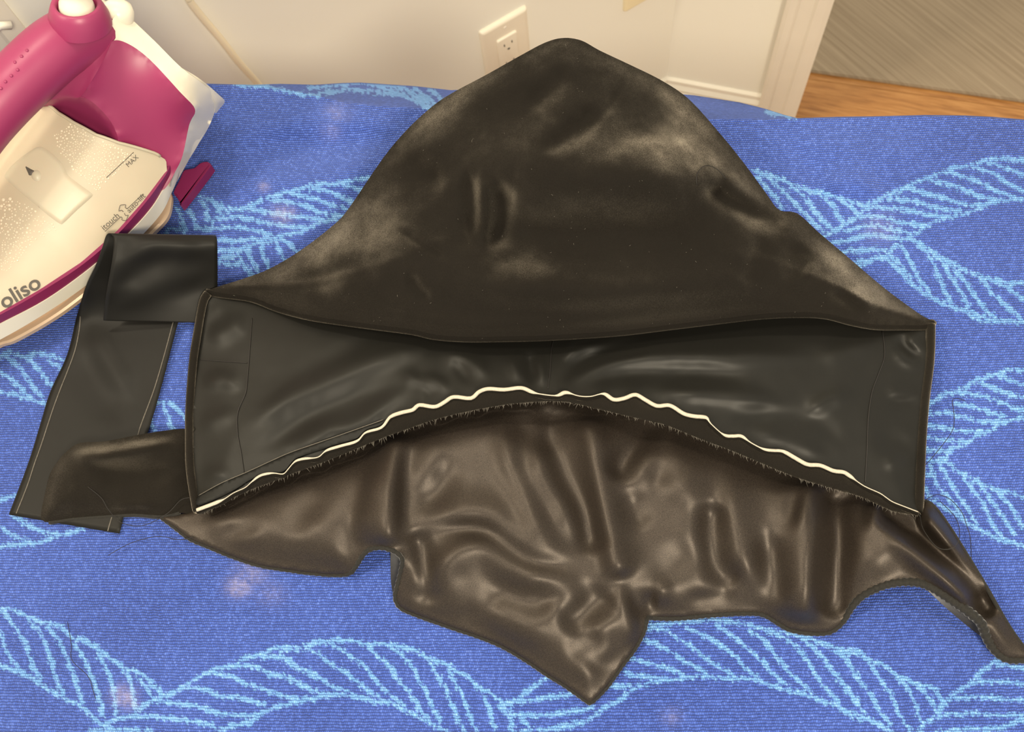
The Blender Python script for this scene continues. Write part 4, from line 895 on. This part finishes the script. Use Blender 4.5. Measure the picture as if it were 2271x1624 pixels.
Z_ += .0006*np.exp(-((S_-s0[:, None])/.002)**2)
TVt = IL(S_, T_, Z_); i2 = np.arange(NU*NVv).reshape(NU, NVv)
TF = np.stack([i2[:-1, :-1], i2[:-1, 1:], i2[1:, 1:], i2[1:, :-1]], -1).reshape(-1, 4)
tank = from_np('water_tank', TVt.reshape(-1, 3), TF, m_tank, iron)
bm = bmesh.new(); bm.from_mesh(tank.data); bmesh.ops.recalc_face_normals(bm, faces=bm.faces)
if sum(f.normal.z for f in bm.faces) < 0: bmesh.ops.reverse_faces(bm, faces=bm.faces[:])
bm.to_mesh(tank.data); bm.free()
rim = np.concatenate([IL(S_[:, 0], T_[:, 0], Z_[:, 0])]); tube('tank_rim', rim[8:-8], .0011, m_tank, tank, 8)
# magenta rear housing and the hollow under the handle
PANEL = [(248, 92, .130), (280, 95, .125), (330, 130, .115), (400, 205, .100), (433, 243, .083), (420, 275, .069), (405, 345, .054), (389, 380, .046), (374, 408, .0425), (358, 424, .042), (352, 405, .045), (355, 372, .050), (330, 352, .060), (262, 334, .071), (262, 308, .083), (255, 288, .087), (240, 262, .095), (215, 235, .105), (195, 220, .110), (175, 213, .115), (200, 185, .121), (215, 160, .125), (232, 128, .128)]
pn = cloth('rear_housing', PANEL, m_mag, iron, step=6, n=4, idw=3.0, harmonic=500); mirrored(pn)
REC = [(95, 226, .104), (150, 208, .113), (175, 212, .115), (195, 220, .110), (215, 235, .105), (240, 262, .095), (256, 288, .087), (266, 318, .079), (262, 336, .069), (215, 324, .069), (165, 300, .073), (92, 255, .077)]
rc = cloth('handle_hollow', REC, m_mag, iron, step=6, n=4, idw=3.0, harmonic=500, zf=lambda x, y, d: -.004*(1-np.exp(-(d/20)**2)))
# white heel and rear sides
HEEL = [(389, 380, .0455), (405, 345, .0535), (420, 275, .0685), (433, 243, .0825), (400, 205, .0995), (330, 130, .1145), (280, 95, .1245), (248, 92, .1295), (243, 60, .134), (258, 32, .134), (275, 30, .130), (300, 50, .120), (350, 98, .110), (400, 148, .100), (440, 178, .084), (470, 203, .060), (480, 228, .040), (474, 255, .024), (458, 291, .024), (430, 335, .026), (405, 380, .027), (386, 412, .0275), (376, 412, .042)]
hl = cloth('heel', HEEL, m_iwhite, iron, step=6, n=3, idw=2.6, harmonic=500); mirrored(hl)
FOOT = [(398, 149, .101), (430, 166, .088), (460, 188, .072), (486, 211, .046), (499, 225, .026), (488, 240, .022), (477, 252, .022), (472, 228, .044), (460, 204, .062), (436, 176, .083)]
ft = cloth('heel_foot', FOOT, m_iwhite, iron, step=5, n=3, smooth=True, zf=lambda x, y, d: .003*(1-np.exp(-(d/7)**2))); mirrored(ft)
# heel plate joining the two sides
R_ = np.array([P(x, y, z) for x, y, z in HEEL[9:18]]); q = R_[:, :2]-IC; tt = q@IO; L_ = R_.copy(); L_[:, :2] -= 2*tt[:, None]*IO
k = len(R_); from_np('heel_plate', np.vstack([R_, L_]), [(i, i+1, i+1+k, i+k) for i in range(k-1)], m_iwhite, iron)
# handle
HC = smooth_path([(-.038, .095), (-.038, .112), (-.036, .124), (-.028, .133), (-.012, .1385), (.010, .140), (.035, .140), (.06, .137), (.09, .128), (.115, .111), (.135, .090), (.148, .066)], 6)
hr = np.interp(HC[:, 0], [-.047, -.04, -.03, 0, .03, .08, .15], [.0185, .0185, .0192, .0192, .0188, .018, .018])
hc3 = IL(HC[:, 0], .003, HC[:, 1])
handle = tube('handle', hc3, hr, m_mag, iron, 28)
HROOT = [(252, 80, .131), (248, 92, .1305), (232, 128, .1285), (215, 160, .1255), (200, 185, .1215), (178, 215, .1155), (150, 217, .1125), (125, 219, .111), (95, 228, .111), (60, 246, .112), (30, 236, .125), (60, 170, .134), (120, 110, .138), (200, 55, .138)]
cloth('handle_root', HROOT, m_mag, iron, step=6, n=4, idw=3.0, harmonic=500)
from mathutils.bvhtree import BVHTree
def bvh_of(o):
    me = o.data; return BVHTree.FromPolygons([v.co.copy() for v in me.vertices], [tuple(p.vertices) for p in me.polygons])
def hit(bv, x, y, lift=0.0):
    r = ray(x, y); r = r/np.linalg.norm(r); h = bv.ray_cast(Vector(EYE), Vector(r))
    if h[0] is None: return None
    n = h[1] if h[1].dot(Vector(r)) < 0 else -h[1]
    return np.array(h[0]+n*lift), np.array(n)
bh = bvh_of(handle)
def lathe(name, c, ax, prof, m, parent, seg=28):
    """revolve (radius, height) pairs about axis ax at c"""
    ax = Vector(ax).normalized(); u_ = ax.orthogonal().normalized(); w_ = ax.cross(u_); V = []; Fc = []
    for r, h in prof:
        for k in range(seg):
            a = 2*math.pi*k/seg; V.append(tuple(Vector(c)+ax*h+(u_*math.cos(a)+w_*math.sin(a))*r))
    for i in range(len(prof)-1):
        for k in range(seg): Fc.append((i*seg+k, i*seg+(k+1) % seg, (i+1)*seg+(k+1) % seg, (i+1)*seg+k))
    o = from_np(name, V, Fc, m, parent)
    bm = bmesh.new(); bm.from_mesh(o.data); bmesh.ops.remove_doubles(bm, verts=bm.verts, dist=1e-6); bmesh.ops.recalc_face_normals(bm, faces=bm.faces); bm.to_mesh(o.data); bm.free(); return o
cupc = P(170, 14, .158); axis = Vector((-ID[0]*.35, -ID[1]*.35, 1)).normalized()
cup = lathe('cord_collar', cupc, axis, [(.0001, -.010), (.0105, -.010), (.0112, -.004), (.0118, .0012), (.0130, .0024), (.0146, .0016), (.0162, -.002), (.0180, -.007), (.0185, -.013)], m_mag, iron)
lathe('cord_ball', np.array(cupc)+np.array(axis)*-.001, axis, [(.0001, -.0095), (.006, -.008), (.0098, -.003), (.0106, .0), (.0098, .004), (.0075, .0075), (.0068, .010), (.0066, .03), (.0060, .055), (.0001, .055)], m_iwhite, cup)
lathe('heel_cap', P(262, 26, .128), Vector((-ID[0]*.5, -ID[1]*.5, 1)), [(.0001, -.012), (.009, -.012), (.0098, 0), (.0085, .004), (.005, .0062), (.0001, .007)], m_iwhite, iron)
# little grip dots on the handle
for x, y in ((2, 196), (12, 181), (25, 168), (39, 155), (33, 138), (48, 125), (60, 112)):
    h = hit(bh, x, y)
    if h: lathe('grip_dot', h[0], h[1], [(.0011, -.0004), (.0010, .0003), (.0005, .0006), (.0001, .00065)], m_mag, handle, 10)
# auto lift foot
def prism(name, poly, z0, z1, m, parent, bev=.0012):
    bm = bmesh.new(); pl = resample(smooth_path(poly, 4, True), 4, True)
    a = [bm.verts.new(tuple(P(x, y, z1))) for x, y in pl]; b2 = [bm.verts.new((v.co.x, v.co.y, TOP+z0)) for v in a]
    bm.faces.new(a); bm.faces.new(b2[::-1]); k = len(a)
    for i in range(k): bm.faces.new((a[i], b2[i], b2[(i+1) % k], a[(i+1) % k]))
    bmesh.ops.recalc_face_normals(bm, faces=bm.faces)
    e = [e for e in bm.edges if all(v in a for v in e.verts)]
    bmesh.ops.bevel(bm, geom=e, offset=bev, segments=2, affect='EDGES')
    o = bm_obj(name, bm, m, parent, True); o.data.set_sharp_from_angle(angle=math.radians(50)); return o
prism('lift_foot', [(384, 425), (396, 400), (406, 378), (416, 374), (430, 371), (442, 361), (452, 357.5), (461, 358), (465, 363), (463, 371), (403, 449), (398, 448), (392, 437)], .0045, .014, m_magd, iron)
for s_ in (.02, .15):
    for t_ in (-.012, .012):
        lathe('lift_peg', IL(s_, t_, .0045), (0, 0, 1), [(.0001, 0), (.004, 0), (.004, .012), (.0001, .012)], m_magd, iron, 12)
# tank door, water, printing
bt = bvh_of(tank)
def decal(name, outline, lift, m, parent, step=4, n=4, edge=4.0):
    B = resample(smooth_path(outline, n, True), step, True); nb = len(B)
    x0, y0 = B.min(0); x1, y1 = B.max(0); pts = []
    for j, yy in enumerate(np.arange(y0, y1, step*.88)):
        gx_ = np.arange(x0+(step/2 if j % 2 else 0), x1, step); pts.append(np.stack([gx_, np.full(gx_.shape, yy)], 1))
    G = np.vstack(pts); G = G[inside(G[:, 0], G[:, 1], B)]; d, _ = seg_dist(G[:, 0], G[:, 1], np.vstack([B, B[:1]])); G = G[d > step*.5]
    res = delaunay_2d_cdt([Vector(p) for p in B]+[Vector(p) for p in G], [(i, (i+1) % nb) for i in range(nb)], [], 1, 1e-6, True)
    X = np.array([[v.x, v.y] for v in res[0]]); d, _ = seg_dist(X[:, 0], X[:, 1], np.vstack([B, B[:1]])); V = []
    cen = X[np.array([f[:3] for f in res[2]])].mean(1); ki = inside(cen[:, 0], cen[:, 1], B); FF = [f for f, k in zip(res[2], ki) if k]
    for (x, y), dd in zip(X, d):
        h = hit(bt, x, y, lift*(1-math.exp(-(dd/edge)**2))+.00005)
        V.append(tuple(h[0]) if h is not None else tuple(P(x, y, .06)))
    return from_np(name, V, [tuple(f)[::-1] for f in FF], m, parent)
door = decal('tank_door', [(84, 326), (70, 333), (40, 355), (22, 372), (10, 392), (25, 408), (60, 438), (100, 472), (132, 496), (142, 494), (170, 467), (204, 436), (202, 428), (172, 406), (150, 388), (140, 366), (120, 345), (98, 328)], .0012, m_door, tank)
bd = decal('drop_boss', [(100, 388), (97, 402), (88, 410), (76, 408), (66, 398), (66, 382), (78, 372), (92, 374)], .0028, m_door, tank, 3, 4, 9)
decal('drop_mark', [(56, 367), (70, 374), (83, 381), (79, 385), (74, 391), (66, 392), (62, 384)], .0022, m_ink, tank, 2.5, 3, 2)
# condensation beads inside the tank wall
bv_ = []; bf_ = []
def bead(x, y, r):
    h = hit(bt, x, y)
    if h is None: return
    n = Vector(h[1]); u_ = n.orthogonal().normalized(); w_ = n.cross(u_); a = len(bv_); seg = 8
    for rr_, hh_ in ((1.0, 0.0), (.8, .34), (.4, .5)):
        for k in range(seg): bv_.append(tuple(Vector(h[0])+n*(r*hh_)+(u_*math.cos(k*math.pi/4)+w_*math.sin(k*math.pi/4))*(r*rr_)))
    for i in range(2):
        for k in range(seg): bf_.append((a+i*seg+k, a+i*seg+(k+1) % seg, a+(i+1)*seg+(k+1) % seg, a+(i+1)*seg+k))
    bf_.append(tuple(a+2*seg+k for k in range(seg)))
Z1 = np.array([(120, 300), (160, 272), (180, 284), (215, 310), (262, 326), (298, 338), (270, 372), (240, 400), (215, 425), (190, 400), (160, 380), (148, 352), (126, 332)])
Z2 = np.array([(0, 455), (22, 440), (60, 455), (110, 490), (130, 512), (110, 515), (78, 535), (60, 560), (20, 600), (0, 606)])
for Zp, cnt in ((Z1, 300), (Z2, 190)):
    lo, hi = Zp.min(0), Zp.max(0); done = []
    for _ in range(6000):
        x, y = RNG.uniform(lo, hi)
        r = RNG.choice([1.5, 2.0, 2.6, 3.2], p=[.35, .35, .2, .1])
        if not inside(np.array([x]), np.array([y]), Zp)[0]: continue
        if any((x-a)**2+(y-b_)**2 < (r+c+.5)**2 for a, b_, c in done): continue
        done.append((x, y, r)); bead(x, y, r/3750)
        if len(done) > cnt: break
for x, y, r in ((7, 443, 4.5), (22, 441, 4.5), (3, 457, 4), (20, 455, 4)): bead(x, y, r/3750)
o = from_np('water_beads', bv_, bf_, m_drop, tank); o['kind'] = 'stuff'
def printed(name, txt, o_px, ang, width, parent, bold=0.0, sx=1.0):
    cu = bpy.data.curves.new(name, 'FONT'); cu.body = txt; cu.size = 1; cu.offset = bold; cu.resolution_u = 4
    to = bpy.data.objects.new(name, cu); C.objects.link(to); dg = bpy.context.evaluated_depsgraph_get(); dg.update()
    me = bpy.data.meshes.new_from_object(to.evaluated_get(dg)); bpy.data.objects.remove(to)
    bm = bmesh.new(); bm.from_mesh(me); bmesh.ops.triangulate(bm, faces=bm.faces); bm.to_mesh(me); bm.free()
    co = np.array([v.co[:] for v in me.vertices]); w = co[:, 0].max()-co[:, 0].min(); k = width/w; x0 = co[:, 0].min()
    ex = np.array([math.cos(ang), math.sin(ang)]); ey = np.array([math.sin(ang), -math.cos(ang)])
    for v in me.vertices:
        p = np.array(o_px)+ex*(v.co.x-x0)*k+ey*v.co.y*k*sx; h = hit(bt, p[0], p[1], .00035)
        v.co = h[0] if h is not None else P(p[0], p[1], .055)
    return link(name, me, m_ink, parent)
a1 = math.atan2(-38, 62)
printed('printed_lettering', 'oliso', (10, 686), a1, 98, tank, .018, .92)
printed('printed_lettering', 'itouch', (231, 511), math.atan2(-115, 130), 46, tank)
printed('printed_lettering', 'auto-lift', (287, 473), math.atan2(-140, 137), 52, tank)
printed('printed_lettering', 'MAX', (285, 371), math.atan2(-96, 104), 31, tank)
def ink_line(pts, r=.00022):
    p = resample(np.array(pts, float), 3); w = [hit(bt, x, y, .0003) for x, y in p]; w = [h[0] for h in w if h is not None]
    return tube('printed_line', w, r, m_ink, tank, 5)
cr = lambda l: [(x/3.777-4, y/3.777+377) for x, y in l]
ink_line([(236, 394), (296, 338)])
ink_line(cr([(893, 515), (1025, 392)])); ink_line(cr([(1080, 325), (1213, 200)]))
ink_line(cr([(1046, 350), (1035, 336), (1008, 345), (1020, 295), (1068, 290), (1062, 316), (1080, 325)]))
ink_line(cr([(1025, 392), (1040, 400), (1032, 420), (1070, 425), (1090, 378), (1065, 382), (1055, 362)]))
bpy.context.view_layer.update()
